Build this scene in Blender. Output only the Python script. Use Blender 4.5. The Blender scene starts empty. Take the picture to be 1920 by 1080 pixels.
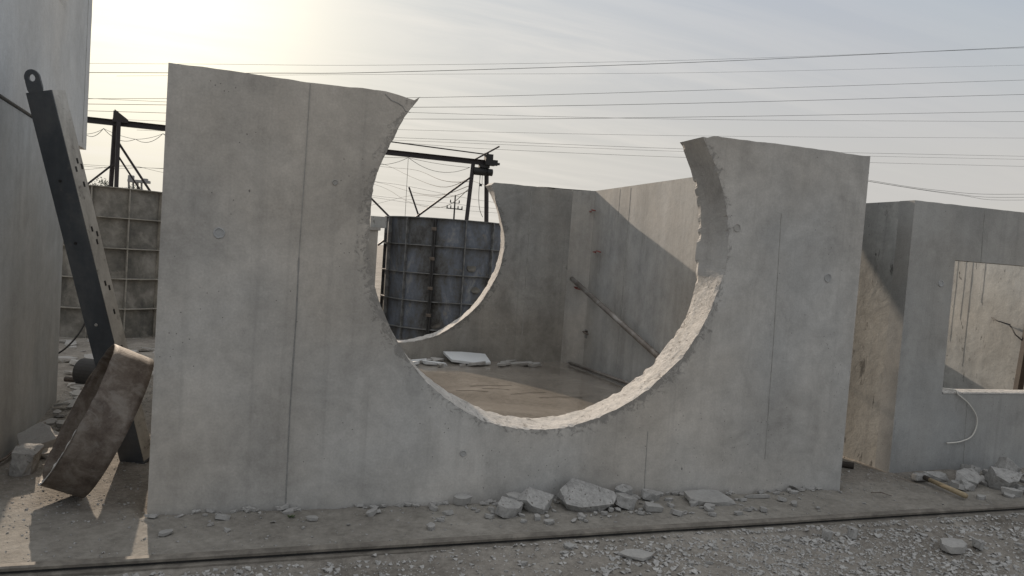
import bpy, bmesh, math, random
import numpy as np
from mathutils import Vector, Matrix, noise
random.seed(7)
C = bpy.context.scene
R = math.radians

# ------------------------------------------------------------------ camera
cd = bpy.data.cameras.new('camera'); cam = bpy.data.objects.new('camera', cd)
C.collection.objects.link(cam); C.camera = cam
right = Vector((0.95041414, -0.30299899, 0.07003267)); up = Vector((-0.05231508, 0.06621109, 0.99643325)); fwd = Vector((0.3065552, 0.95068802, -0.04707654))
m = Matrix((right, up, -fwd)).transposed().to_4x4(); m.translation = Vector((0.6259, -4.6659, 1.6678))
cam.matrix_world = m
cd.sensor_width = 36; cd.lens = 1392.4/1920*36; cd.clip_start = .05; cd.clip_end = 3000

# ------------------------------------------------------------------ light
AZ, EL = R(9.1), R(18.6)            # the sun stands behind the scene, a little to the left
sund = Vector((-math.sin(AZ)*math.cos(EL), math.cos(AZ)*math.cos(EL), math.sin(EL)))
sl = bpy.data.lights.new('sun', 'SUN'); sl.energy = 2.3; sl.angle = R(.6); sl.color = (1, .83, .66)
so = bpy.data.objects.new('sun', sl); C.collection.objects.link(so); so.rotation_euler = sund.to_track_quat('Z', 'Y').to_euler()
C.view_settings.view_transform = 'Standard'; C.view_settings.look = 'None'
C.view_settings.gamma = 1; C.view_settings.use_curve_mapping = False; C.view_settings.exposure = 1.05

w = bpy.data.worlds.new('World'); C.world = w; w.use_nodes = True
nt = w.node_tree; N = nt.nodes; L = nt.links; N.clear()
def nd(tree, typ, **k):
    n = tree.nodes.new(typ)
    for a, b in k.items(): setattr(n, a, b)
    return n
def mth(tree, op, a, b=None, c=None, clamp=False):
    n = nd(tree, 'ShaderNodeMath', operation=op, use_clamp=clamp)
    for i, v in enumerate((a, b, c)):
        if v is None: continue
        if isinstance(v, (int, float)): n.inputs[i].default_value = v
        else: tree.links.new(v, n.inputs[i])
    return n.outputs[0]
def ramp(tree, fac, stops, interp='LINEAR'):
    n = nd(tree, 'ShaderNodeValToRGB'); n.color_ramp.interpolation = interp
    e = n.color_ramp.elements
    while len(e) > len(stops): e.remove(e[-1])
    while len(e) < len(stops): e.new(0.5)
    for k, (p, c) in enumerate(stops):
        e[k].position = p; e[k].color = (c[0], c[1], c[2], 1) if isinstance(c, (tuple, list)) else (c, c, c, 1)
    tree.links.new(fac, n.inputs[0]); return n.outputs[0]
def mix(tree, fac, a, b, typ='MIX'):
    n = nd(tree, 'ShaderNodeMix', data_type='RGBA', blend_type=typ)
    for k, v in ((0, fac), (6, a), (7, b)):
        s = n.inputs[k]
        if isinstance(v, (int, float)): s.default_value = v if k == 0 else (v, v, v, 1)
        elif isinstance(v, (tuple, list)): s.default_value = (v[0], v[1], v[2], 1)
        else: tree.links.new(v, s)
    return n.outputs[2]
sky = nd(nt, 'ShaderNodeTexSky', sky_type='NISHITA', sun_disc=False, sun_elevation=EL, sun_rotation=-AZ,
         air_density=1.0, dust_density=3.0, ozone_density=1.0, altitude=0)
tc = nd(nt, 'ShaderNodeTexCoord')
sep = nd(nt, 'ShaderNodeSeparateXYZ'); L.new(tc.outputs['Generated'], sep.inputs[0])
zc = mth(nt, 'MAXIMUM', sep.outputs[2], 0.0)
haze = ramp(nt, zc, [(0, (3.50, 3.32, 3.08)), (.14, (3.28, 3.22, 3.08)), (.34, (2.50, 2.76, 3.16)), (.6, (4.1, 4.2, 4.35)), (1, (4.9, 4.9, 4.9))])
dot = nd(nt, 'ShaderNodeVectorMath', operation='DOT_PRODUCT'); L.new(tc.outputs['Generated'], dot.inputs[0]); dot.inputs[1].default_value = sund
dp = mth(nt, 'MAXIMUM', dot.outputs['Value'], 0.0)
g1 = mth(nt, 'MULTIPLY', mth(nt, 'POWER', dp, 7.0), 1.7)
g2 = mth(nt, 'MULTIPLY', mth(nt, 'POWER', dp, 60.0), 5.5)
gl = nd(nt, 'ShaderNodeVectorMath', operation='SCALE'); gl.inputs[0].default_value = (1, .88, .56); L.new(mth(nt, 'ADD', g1, g2), gl.inputs['Scale'])
# thin streaks of cirrus
proj = nd(nt, 'ShaderNodeCombineXYZ')
zz = mth(nt, 'ADD', zc, .12)
L.new(mth(nt, 'DIVIDE', sep.outputs[0], zz), proj.inputs[0]); L.new(mth(nt, 'DIVIDE', sep.outputs[1], zz), proj.inputs[1])
mp = nd(nt, 'ShaderNodeMapping'); mp.inputs['Scale'].default_value = (.42, 2.4, 1); mp.inputs['Rotation'].default_value = (0, 0, .31); L.new(proj.outputs[0], mp.inputs[0])
cn = nd(nt, 'ShaderNodeTexNoise'); cn.inputs['Scale'].default_value = 1.1; cn.inputs['Detail'].default_value = 9; cn.inputs['Roughness'].default_value = .62; cn.inputs['Distortion'].default_value = .7
L.new(mp.outputs[0], cn.inputs['Vector'])
cl = ramp(nt, cn.outputs[0], [(.44, 0), (.70, 1)])
def bwv(tree, sock):
    n = nd(tree, 'ShaderNodeRGBToBW'); tree.links.new(sock, n.inputs[0]); return n.outputs[0]
cf = bwv(nt, cl)
cfac = mth(nt, 'MULTIPLY', cf, mth(nt, 'ADD', .03, mth(nt, 'MULTIPLY', mth(nt, 'POWER', dp, 5.0), .55)))
nis = nd(nt, 'ShaderNodeVectorMath', operation='SCALE'); nis.inputs['Scale'].default_value = .35; L.new(sky.outputs[0], nis.inputs[0])
base = nd(nt, 'ShaderNodeVectorMath', operation='MINIMUM'); L.new(nis.outputs[0], base.inputs[0]); base.inputs[1].default_value = (1.2, 1.2, 1.3)
s1 = nd(nt, 'ShaderNodeVectorMath', operation='ADD'); L.new(haze, s1.inputs[0]); L.new(gl.outputs[0], s1.inputs[1])
s2 = mix(nt, cfac, s1.outputs[0], (5.9, 5.5, 4.9))
s3 = mix(nt, .25, s2, base.outputs[0])
bg = nd(nt, 'ShaderNodeBackground'); bg.inputs[1].default_value = .1; L.new(s3, bg.inputs[0])
wo = nd(nt, 'ShaderNodeOutputWorld'); L.new(bg.outputs[0], wo.inputs[0])

# ------------------------------------------------------------------ materials
def new_mat(name):
    mt = bpy.data.materials.new(name); mt.use_nodes = True
    t = mt.node_tree; return mt, t, t.nodes['Principled BSDF']
def tex(t, kind, scale, vec=None, **k):
    n = nd(t, kind)
    if 'Scale' in n.inputs: n.inputs['Scale'].default_value = scale
    for a, b in k.items():
        if a in n.inputs: n.inputs[a].default_value = b
        else: setattr(n, a, b)
    if vec is not None: t.links.new(vec, n.inputs['Vector'])
    return n
def mapped(t, src, scale=(1, 1, 1), loc=(0, 0, 0), rot=(0, 0, 0)):
    n = nd(t, 'ShaderNodeMapping'); n.inputs['Scale'].default_value = scale; n.inputs['Location'].default_value = loc; n.inputs['Rotation'].default_value = rot
    t.links.new(src, n.inputs[0]); return n.outputs[0]
def bump(t, b, h, strength, dist, prev=None):
    n = nd(t, 'ShaderNodeBump'); n.inputs['Strength'].default_value = strength; n.inputs['Distance'].default_value = dist
    t.links.new(h, n.inputs['Height'])
    if prev is not None: t.links.new(prev, n.inputs['Normal'])
    t.links.new(n.outputs[0], b.inputs['Normal']); return n.outputs[0]
def concrete(name, dark, light, tint=(1, 1, 1), streak=.5, pits=.5, rough=.85, seed=0, relief=.35, blotch=.35, rim=None):
    mt, t, b = new_mat(name)
    o = nd(t, 'ShaderNodeTexCoord').outputs['Object']
    o = mapped(t, o, loc=(seed*3.1, seed*1.7, seed*2.3))
    n1 = tex(t, 'ShaderNodeTexNoise', .9, o, Detail=7, Roughness=.6, Distortion=.4).outputs[0]
    n2 = tex(t, 'ShaderNodeTexNoise', 1.0, mapped(t, o, (5, 5, .45)), Detail=6, Roughness=.55).outputs[0]
    n3 = tex(t, 'ShaderNodeTexNoise', 14, o, Detail=8, Roughness=.68).outputs[0]
    n4 = tex(t, 'ShaderNodeTexNoise', 3.4, o, Detail=5, Roughness=.6, Distortion=1.2).outputs[0]
    a = mth(t, 'ADD', mth(t, 'MULTIPLY', n1, .9), mth(t, 'MULTIPLY', n2, streak))
    a = mth(t, 'ADD', a, mth(t, 'MULTIPLY', n3, .35)); a = mth(t, 'ADD', a, mth(t, 'MULTIPLY', n4, .45))
    tot = (.9+streak+.35+.45)
    a = mth(t, 'DIVIDE', a, tot)
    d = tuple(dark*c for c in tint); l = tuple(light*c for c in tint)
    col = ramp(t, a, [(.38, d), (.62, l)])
    # fine cement grain, dark water stains and blotches
    gr = tex(t, 'ShaderNodeTexNoise', 75, o, Detail=4, Roughness=.7).outputs[0]
    col = mix(t, 1.0, col, ramp(t, gr, [(.3, .90), (.7, 1.10)]), 'MULTIPLY')
    st = bwv(t, ramp(t, tex(t, 'ShaderNodeTexNoise', 1.7, mapped(t, o, (1, 1, .8), loc=(2, 9, 6)), Detail=12, Roughness=.74, Distortion=.3).outputs[0], [(.53, 0), (.66, 1)]))
    col = mix(t, mth(t, 'MULTIPLY', st, blotch), col, tuple(dark*.72*c for c in tint))
    sm = bwv(t, ramp(t, tex(t, 'ShaderNodeTexNoise', 9, mapped(t, o, (1, 1, .35), loc=(6, 3, 9), rot=(.2, .25, 0)), Detail=8, Roughness=.7, Distortion=.6).outputs[0], [(.66 if blotch < .6 else .60, 0), (.73 if blotch < .6 else .65, 1)]))
    col = mix(t, mth(t, 'MULTIPLY', sm, min(1, blotch*1.5)), col, tuple(dark*.5*c for c in tint))
    # faint cool and warm patches
    hue = tex(t, 'ShaderNodeTexNoise', .55, mapped(t, o, loc=(9, 4, 2)), Detail=4).outputs[0]
    col = mix(t, 1.0, col, ramp(t, hue, [(.35, (.97, 1.0, 1.035)), (.65, (1.04, 1.0, .95))]), 'MULTIPLY')
    dr = bwv(t, ramp(t, tex(t, 'ShaderNodeTexNoise', 1.0, mapped(t, o, (16, 16, .3), loc=(1, 5, 3)), Detail=5, Roughness=.6).outputs[0], [(.56, 0), (.68, 1)]))
    col = mix(t, mth(t, 'MULTIPLY', dr, .16), col, tuple(dark*.7*c for c in tint))
    spall = None
    if rim:      # crushed and cracked skin beside the cut
        raw = nd(t, 'ShaderNodeTexCoord').outputs['Object']; sp = nd(t, 'ShaderNodeSeparateXYZ'); t.links.new(raw, sp.inputs[0])
        dx = mth(t, 'SUBTRACT', sp.outputs[0], rim[0]); dz = mth(t, 'SUBTRACT', sp.outputs[2], rim[1])
        rr_ = mth(t, 'SQRT', mth(t, 'ADD', mth(t, 'MULTIPLY', dx, dx), mth(t, 'MULTIPLY', dz, dz)))
        near = mth(t, 'SUBTRACT', 1, mth(t, 'DIVIDE', mth(t, 'SUBTRACT', rr_, rim[2]), .14), clamp=True)
        rn = tex(t, 'ShaderNodeTexNoise', 15, raw, Detail=9, Roughness=.75, Distortion=.9).outputs[0]
        spall = bwv(t, ramp(t, mth(t, 'ADD', mth(t, 'MULTIPLY', near, .30), rn), [(.70, 0), (.78, 1)]))
        col = mix(t, mth(t, 'MULTIPLY', spall, .55), col, tuple(dark*.55*c for c in tint))
    # small air holes
    v = tex(t, 'ShaderNodeTexVoronoi', 22, o, Randomness=1.0).outputs['Distance']
    sel = tex(t, 'ShaderNodeTexNoise', 2.2, mapped(t, o, loc=(3, 8, 1)), Detail=3).outputs[0]
    hole = mth(t, 'MULTIPLY', mth(t, 'LESS_THAN', v, .085), mth(t, 'GREATER_THAN', sel, .56), clamp=True)
    v2 = tex(t, 'ShaderNodeTexVoronoi', 7, mapped(t, o, (1, 1, .6)), Randomness=1.0).outputs['Distance']
    hole2 = mth(t, 'MULTIPLY', mth(t, 'LESS_THAN', v2, .05), mth(t, 'GREATER_THAN', n4, .57), clamp=True)
    hf = mth(t, 'MULTIPLY', mth(t, 'MAXIMUM', hole, hole2), pits, clamp=True)
    col = mix(t, hf, col, tuple(dark*.45*c for c in tint))
    # lime bloom, small light scuffs
    sc = ramp(t, tex(t, 'ShaderNodeTexNoise', 5, mapped(t, o, (1, 1, .5), loc=(7, 1, 5)), Detail=9, Roughness=.75).outputs[0], [(.62, 0), (.74, .38)])
    col = mix(t, sc, col, tuple(min(1, light*1.25*c) for c in tint))
    t.links.new(col, b.inputs['Base Color'])
    rr = ramp(t, n4, [(.3, rough-.12), (.7, min(1, rough+.08))]); t.links.new(rr, b.inputs['Roughness'])
    b.inputs['Specular IOR Level'].default_value = .35
    h = mth(t, 'SUBTRACT', mth(t, 'ADD', mth(t, 'MULTIPLY', n3, .5), mth(t, 'MULTIPLY', n4, .6)), mth(t, 'MULTIPLY', hf, .9))
    if spall is not None: h = mth(t, 'SUBTRACT', h, mth(t, 'MULTIPLY', spall, .8))
    bump(t, b, h, relief, .012)
    return mt
def rough_break(name, dark, light, tint, seed=0):      # sawn and broken concrete
    mt, t, b = new_mat(name)
    o = mapped(t, nd(t, 'ShaderNodeTexCoord').outputs['Object'], loc=(seed, seed*2, 0))
    n1 = tex(t, 'ShaderNodeTexNoise', 7, o, Detail=9, Roughness=.7).outputs[0]
    n2 = tex(t, 'ShaderNodeTexNoise', 38, o, Detail=6, Roughness=.7).outputs[0]
    v = tex(t, 'ShaderNodeTexNoise', 13, mapped(t, o, (1, .5, 1), loc=(4, 4, 4)), Detail=7, Roughness=.8, Distortion=1.8).outputs[0]
    col = ramp(t, mth(t, 'MULTIPLY', mth(t, 'ADD', n1, n2), .5), [(.36, tuple(dark*c for c in tint)), (.6, tuple(light*c for c in tint))])
    cr = ramp(t, v, [(.36, 1), (.42, 0)])
    crv = bwv(t, cr); col = mix(t, mth(t, 'MULTIPLY', crv, .75), col, (.10, .085, .07))
    t.links.new(col, b.inputs['Base Color']); b.inputs['Roughness'].default_value = .92
    h = mth(t, 'SUBTRACT', mth(t, 'ADD', mth(t, 'MULTIPLY', n1, .8), mth(t, 'MULTIPLY', n2, .5)), mth(t, 'MULTIPLY', crv, .7))
    v3 = tex(t, 'ShaderNodeTexVoronoi', 26, mapped(t, o, (1, .7, 1)), Randomness=1.0).outputs['Distance']
    pit = mth(t, 'MULTIPLY', mth(t, 'LESS_THAN', v3, .13), mth(t, 'GREATER_THAN', n1, .52), clamp=True)
    col = mix(t, pit, col, (.12, .10, .085)); t.links.new(col, b.inputs['Base Color'])
    h = mth(t, 'SUBTRACT', h, mth(t, 'MULTIPLY', pit, .8))
    bump(t, b, h, .55, .02); return mt
def metal_paint(name, cols, rough=.6, scale=4, metallic=0.0, streak=True, relief=.25, seed=0, spots=.0, spotcol=(.3, .29, .27)):
    mt, t, b = new_mat(name)
    o = mapped(t, nd(t, 'ShaderNodeTexCoord').outputs['Object'], loc=(seed, seed, seed))
    n1 = tex(t, 'ShaderNodeTexNoise', scale, mapped(t, o, (1, 1, .45) if streak else (1, 1, 1)), Detail=8, Roughness=.66, Distortion=.5).outputs[0]
    n2 = tex(t, 'ShaderNodeTexNoise', scale*9, o, Detail=5, Roughness=.7).outputs[0]
    a = mth(t, 'ADD', mth(t, 'MULTIPLY', n1, .8), mth(t, 'MULTIPLY', n2, .2))
    k = len(cols); col = ramp(t, a, [(.36+.28*i/(k-1), c) for i, c in enumerate(cols)])
    if spots:
        s = ramp(t, tex(t, 'ShaderNodeTexNoise', scale*1.6, mapped(t, o, loc=(5, 2, 8)), Detail=9, Roughness=.72, Distortion=.8).outputs[0], [(.60-spots*.1, 0), (.68, .85)])
        col = mix(t, s, col, spotcol)
    t.links.new(col, b.inputs['Base Color']); b.inputs['Roughness'].default_value = rough; b.inputs['Metallic'].default_value = metallic
    bump(t, b, a, relief, .01); return mt
def plain(name, col, rough=.8, metallic=0, var=.25, scale=20):
    return metal_paint(name, [tuple(c*(1-var) for c in col), tuple(min(1, c*(1+var)) for c in col)], rough, scale, metallic, False, .15)

M = {}
M['wall'] = concrete('cast_concrete', .28, .52, (1.03, .995, .935), streak=.2, pits=.8, seed=0, blotch=.22, rim=(2.4448, 1.7749, 1.27))
M['smooth'] = concrete('cut_skin_concrete', .26, .44, (1.01, .99, .95), streak=.2, pits=.6, seed=2, blotch=.4, relief=.5)
M['wall_in'] = concrete('inner_cast_concrete', .26, .48, (1, .98, .93), streak=.7, pits=.4, seed=3)
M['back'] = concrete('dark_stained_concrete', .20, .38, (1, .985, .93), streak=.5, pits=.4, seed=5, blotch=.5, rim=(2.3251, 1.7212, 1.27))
M['left'] = concrete('grey_streaked_concrete', .29, .48, (.975, 1, 1.0), streak=.35, pits=.6, seed=8)
M['upper'] = concrete('pale_streaked_concrete', .42, .60, (.975, 1, 1.015), streak=.3, pits=.6, seed=9, blotch=.2)
M['right'] = concrete('right_concrete', .25, .41, (1.01, 1, .96), streak=.6, pits=.7, seed=12)
M['pitted'] = concrete('pitted_concrete', .25, .50, (.99, .99, .95), streak=.4, pits=1.0, seed=15, relief=.6, blotch=.85)
M['break'] = rough_break('broken_concrete', .28, .54, (1, .96, .90))
M['rubble'] = rough_break('rubble_concrete', .20, .40, (1, .98, .94), 3)
M['flake'] = concrete('flake_concrete', .22, .40, (1, .98, .94), streak=.1, seed=20)
M['seam'] = plain('dark_seam', (.24, .238, .228), .9)  # darker grey of form seams, crack, blockout and drip lines
M['seam_soft'] = plain('soft_seam', (.30, .298, .28), .9, 0, .35, 9)
M['mark'] = concrete('plug_mortar', .30, .44, (1, .99, .96), seed=30, relief=.8)
M['rust'] = metal_paint('rusty_steel', [(.065, .048, .038), (.12, .097, .08), (.21, .185, .16)], .72, 7, .15, False, .7, spots=.9, spotcol=(.20, .18, .16))
M['torn'] = plain('torn_edge', (.42, .41, .39), .6, .2)
M['blacksteel'] = metal_paint('black_steel', [(.05, .056, .064), (.072, .080, .090), (.115, .12, .125)], .5, 2.5, .2, True, .2, spots=.25, spotcol=(.12, .12, .12))
M['splash'] = metal_paint('splashed_steel', [(.32, .31, .29), (.46, .45, .42), (.58, .57, .54)], .8, 7, 0, True, .6, spots=.3, spotcol=(.10, .095, .085))
M['gantry'] = plain('gantry_steel', (.030, .025, .026), .6, .2)
M['hoist'] = plain('hoist_paint', (.020, .020, .020), .6, .2)
M['wire'] = plain('wire', (.02, .02, .02), .95)
M['mould_grey'] = metal_paint('grey_mould_steel', [(.07, .07, .065), (.15, .145, .13), (.28, .27, .25)], .7, 1.6, .1, False, .3, seed=2, spots=.75, spotcol=(.26, .25, .225))
M['mould_blue'] = metal_paint('blue_mould_steel', [(.03, .027, .024), (.095, .098, .10), (.13, .15, .185), (.26, .26, .25)], .65, 1.9, .1, True, .3, seed=6, spots=.35, spotcol=(.22, .20, .17))
M['rib_grey'] = plain('grey_rib', (.24, .23, .205), .8, 0, .4, 6)
M['rib_blue'] = plain('blue_rib', (.17, .175, .175), .7, .1, .5, 6)
M['rib_dark'] = plain('dark_rib', (.03, .03, .03), .7, .1, .4, 6)
M['rail'] = metal_paint('worn_rail_steel', [(.10, .09, .076), (.155, .14, .12), (.23, .21, .18)], .82, 9, .0, False, .25)
M['foam'] = plain('foam_board', (.62, .64, .65), .75, 0, .04, 5)
M['timber'] = plain('pale_timber', (.34, .27, .17), .75, 0, .2, 12)
M['darkwood'] = plain('dark_timber', (.045, .036, .03), .8, 0, .3, 12)
M['redrod'] = plain('red_primer_steel', (.24, .07, .06), .7, 0, .2, 30)
M['galv'] = metal_paint('pipe_steel', [(.13, .11, .10), (.22, .20, .18), (.42, .41, .39)], .5, 2.2, .3, False, .2)
M['whitewire'] = plain('white_cable', (.62, .60, .55), .6, 0, .05)
M['rubber'] = plain('black_rubber', (.022, .022, .023), .75)
M['leaf'] = plain('leaf_green', (.06, .085, .035), .8, 0, .3)
M['leaf_far'] = plain('hazed_far_leaf', (.07, .08, .055), .9, 0, .3, 2)  # leaf colour dulled to stand for haze over the distant trees
M['bark'] = plain('bark', (.10, .085, .07), .9)
M['tower'] = plain('hazed_tower_grey', (.26, .26, .26), .8)  # distance haze is put into this paled grey

# wet mud floor inside the chamber
mt, t, b = new_mat('wet_mud'); M['mud'] = mt
o = nd(t, 'ShaderNodeTexCoord').outputs['Object']
a1 = tex(t, 'ShaderNodeTexNoise', 1.1, o, Detail=6, Roughness=.6, Distortion=.6).outputs[0]
a2 = tex(t, 'ShaderNodeTexNoise', 18, mapped(t, o, (1, 2.2, 1)), Detail=8, Roughness=.7).outputs[0]
t.links.new(ramp(t, mth(t, 'ADD', mth(t, 'MULTIPLY', a1, .65), mth(t, 'MULTIPLY', a2, .35)), [(.36, (.155, .138, .118)), (.62, (.33, .30, .262))]), b.inputs['Base Color'])
t.links.new(ramp(t, a1, [(.40, .03), (.62, .22)]), b.inputs['Roughness']); b.inputs['Specular IOR Level'].default_value = .5
bump(t, b, a2, .12, .006)
# ground
def dirt(name, dark, light, gscale=30, gr=.5):
    mt, t, b = new_mat(name)
    o = nd(t, 'ShaderNodeTexCoord').outputs['Object']
    a1 = tex(t, 'ShaderNodeTexNoise', .8, o, Detail=7, Roughness=.62, Distortion=.4).outputs[0]
    a2 = tex(t, 'ShaderNodeTexNoise', gscale, o, Detail=8, Roughness=.75).outputs[0]
    v = tex(t, 'ShaderNodeTexVoronoi', gscale*2.2, o).outputs['Distance']
    a3 = tex(t, 'ShaderNodeTexNoise', 6, o, Detail=6, Roughness=.7).outputs[0]
    f = mth(t, 'ADD', mth(t, 'ADD', mth(t, 'MULTIPLY', a1, .35), mth(t, 'MULTIPLY', a2, .35)), mth(t, 'MULTIPLY', a3, .3))
    t.links.new(ramp(t, f, [(.38, dark), (.62, light)]), b.inputs['Base Color']); b.inputs['Roughness'].default_value = .95
    b.inputs['Specular IOR Level'].default_value = .2
    hh = mth(t, 'ADD', mth(t, 'MULTIPLY', a2, .8), mth(t, 'MULTIPLY', mth(t, 'SUBTRACT', 1, v), gr))
    bump(t, b, hh, .6, .012); return mt
M['ground'] = dirt('grey_dirt', (.105, .094, .080), (.34, .315, .28))
M['pad'] = dirt('concrete_dust_strip', (.14, .129, .112), (.33, .31, .276), 22, .2)
M['stone'] = rough_break('gravel_stone', .22, .50, (1, .98, .94), 7)

# ------------------------------------------------------------------ helpers
class MB:
    def __init__(s): s.v = []; s.f = []; s.m = []
    def add(s, vs, fs, mi=0):
        k = len(s.v); s.v += [tuple(q) for q in vs]; s.f += [tuple(i+k for i in f) for f in fs]; s.m += [mi]*len(fs); return s
    def box(s, lo, hi, mat=None, mi=0):
        x0, y0, z0 = lo; x1, y1, z1 = hi
        vs = [Vector(q) for q in ((x0,y0,z0),(x1,y0,z0),(x1,y1,z0),(x0,y1,z0),(x0,y0,z1),(x1,y0,z1),(x1,y1,z1),(x0,y1,z1))]
        if mat is not None: vs = [mat @ q for q in vs]
        return s.add(vs, [(3,2,1,0),(4,5,6,7),(0,1,5,4),(1,2,6,5),(2,3,7,6),(3,0,4,7)], mi)
    def bar(s, a, b, w, h=None, roll=0):           # square bar between two points
        a = Vector(a); b = Vector(b); h = h or w; d = (b-a); l = d.length; q = d.to_track_quat('Z', 'Y').to_matrix().to_4x4() @ Matrix.Rotation(roll, 4, 'Z')
        mm = Matrix.Translation(a) @ q
        return s.box((-w/2, -h/2, 0), (w/2, h/2, l), mm)
    def tube(s, pts, r, n=8, caps=True):
        pts = [Vector(q) for q in pts]; rings = []
        k0 = len(s.v); ref = None
        for i, q in enumerate(pts):
            d = (pts[min(i+1, len(pts)-1)]-pts[max(i-1, 0)]).normalized()
            if ref is None: ref = d.orthogonal().normalized()
            ref = (ref-d*ref.dot(d)).normalized(); bi = d.cross(ref)
            rr = r[i] if isinstance(r, (list, tuple)) else r
            for j in range(n):
                a = 2*math.pi*j/n; s.v.append(tuple(q+(ref*math.cos(a)+bi*math.sin(a))*rr))
        for i in range(len(pts)-1):
            for j in range(n):
                s.f.append((k0+i*n+j, k0+i*n+(j+1)%n, k0+(i+1)*n+(j+1)%n, k0+(i+1)*n+j)); s.m.append(0)
        if caps:
            s.f.append(tuple(k0+j for j in reversed(range(n)))); s.m.append(0)
            s.f.append(tuple(k0+(len(pts)-1)*n+j for j in range(n))); s.m.append(0)
        return s
    def build(s, name, mat, parent=None, smooth=False, loc=None):
        me = bpy.data.meshes.new(name); vs = s.v
        if loc is not None: vs = [(a-loc[0], b_-loc[1], c-loc[2]) for a, b_, c in vs]
        me.from_pydata(vs, [], s.f); me.validate()
        for q in (mat if isinstance(mat, list) else [mat]): me.materials.append(q)
        if any(s.m):
            me.polygons.foreach_set('material_index', s.m)
        if smooth:
            me.shade_smooth() if hasattr(me, 'shade_smooth') else me.polygons.foreach_set('use_smooth', [True]*len(me.polygons))
        ob = bpy.data.objects.new(name, me); C.collection.objects.link(ob)
        if loc is not None: ob.location = loc
        if parent is not None: ob.parent = parent
        return ob
def tag(o, label=None, cat=None, group=None, kind=None):
    if label: o['label'] = label
    if cat: o['category'] = cat
    if group: o['group'] = group
    if kind: o['kind'] = kind
    return o
def empty(name, label, cat, loc=(0,0,0), rz=0, group=None):
    o = bpy.data.objects.new(name, None); C.collection.objects.link(o); o.location = loc; o.rotation_euler = (0, 0, rz)
    o.empty_display_size = .2
    return tag(o, label, cat, group)
def nz(x, y=0, z=0, s=0): return noise.noise(Vector((x+s*7.3, y+s*3.1, z+s*5.7)))
def bevel(o, w, seg=1):
    md = o.modifiers.new('bevel', 'BEVEL'); md.width = w; md.segments = seg; md.limit_method = 'ANGLE'; md.angle_limit = R(40)

def interp(tab, a):
    tab = sorted(tab)
    if a <= tab[0][0]: return tab[0][1]
    if a >= tab[-1][0]: return tab[-1][1]
    for (a0, r0), (a1, r1) in zip(tab, tab[1:]):
        if a0 <= a <= a1:
            k = (a-a0)/(a1-a0); k = k*k*(3-2*k); return r0+(r1-r0)*k
def cut_wall(name, x0, x1, y0, y1, H, cx, cz, rf, rb, a_r, a_l, mats, parent, seed=0, z0=-.06, topj=.007, jag=1.0, calm=False):
    """Wall slab between y0 and y1 whose top is bitten by a circle: rf / rb give the radius against angle (deg) on the faces y0 / y1"""
    n = 340; k = 9
    ang = [a_r+(a_l-a_r)*i/(n-1) for i in range(n)]          # a_r (about 38) down through -90 to a_l (about -218)
    def rad(a, t, i):
        r = interp(rf, a)*(1-t)+interp(rb, a)*t
        s = a*.06
        e = abs(t-.5)*2
        q_ = .25 if (calm and a > -7.5) else .6
        r += q_*(.007*nz(a*.09, t*2, 0, seed)+.005*jag*nz(a*.45, t*5, 1, seed)+.003*nz(a*1.6, t*14, 2, seed))
        if t == 1: r += max(0, nz(a*.35, 5, 0, seed))*.035*jag*(1 if a > -60 else .5)
        if t == 0: r += max(0, nz(a*.5, 9, 3, seed)-.1)*.018*jag
        return r
    mb = MB()
    def top(x, t):
        d = abs(x-cx)
        return (-.055*max(0, (1.16-d)/.16)**1.6 if (calm and x > cx and d < 1.16) else -.03*max(0, (1.22-d)/.2)**1.5 if (calm and d < 1.22) else 0)+H+topj*(nz(x*3, t*3, 4, seed)+.7*nz(x*11, t*3, 5, seed))-(.010 if nz(x*1.7, 7, t, seed) > .33 else 0)
    grid = []
    for i, a in enumerate(ang):
        row = []
        for j in range(k):
            t = j/(k-1); r = rad(a, t, i)
            x = cx+r*math.cos(R(a)); z = cz+r*math.sin(R(a)); z = min(z, H+.004*nz(x*9, t*8))
            row.append((x, y0+(y1-y0)*t, z))
        grid.append(row)
    tx_r = [x1-(x1-grid[0][0][0])*i/40 for i in range(41)][:-1]
    tx_l = [grid[-1][0][0]+(x0-grid[-1][0][0])*i/40 for i in range(41)][1:]
    def outline(j):
        t = j/(k-1); y = y0+(y1-y0)*t
        return [(x1, y, z0)]+[(x, y, top(x, t)) for x in tx_r]+[grid[i][j] for i in range(n)]+[(x, y, top(x, t)) for x in tx_l]+[(x0, y, z0)]
    F = outline(0); B = outline(k-1); c = len(F)
    mb.add(F, [tuple(range(c-1, -1, -1))] if False else [tuple(range(c))], 0)
    mb.add(B, [tuple(reversed(range(c)))], 0)
    # outside edges (flat) and the top
    rng = [(0, 1)]+[(i, i+1) for i in range(1, 41)]+[(41+n-1+i, 41+n+i) for i in range(0, 40)]+[(c-2, c-1), (c-1, 0)]
    for i0, i1 in rng:
        mb.add([F[i0], F[i1], B[i1], B[i0]], [(3, 2, 1, 0)], 1 if (1 <= i0 < 41+n+39) else 0)
    vs = [q for row in grid for q in row]; fs = []
    for i in range(n-1):
        for j in range(k-1): fs.append((i*k+j, i*k+j+1, (i+1)*k+j+1, (i+1)*k+j))
    ns = sum(1 for a in ang if calm and a > -8)*(k-1)
    mb.add(vs, fs, 1)
    for i in range(ns): mb.m[len(mb.m)-len(fs)+i] = 2
    o = mb.build(name, mats, parent)
    bm = bmesh.new(); bm.from_mesh(o.data); bmesh.ops.recalc_face_normals(bm, faces=bm.faces); bm.to_mesh(o.data); bm.free()
    return o

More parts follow.
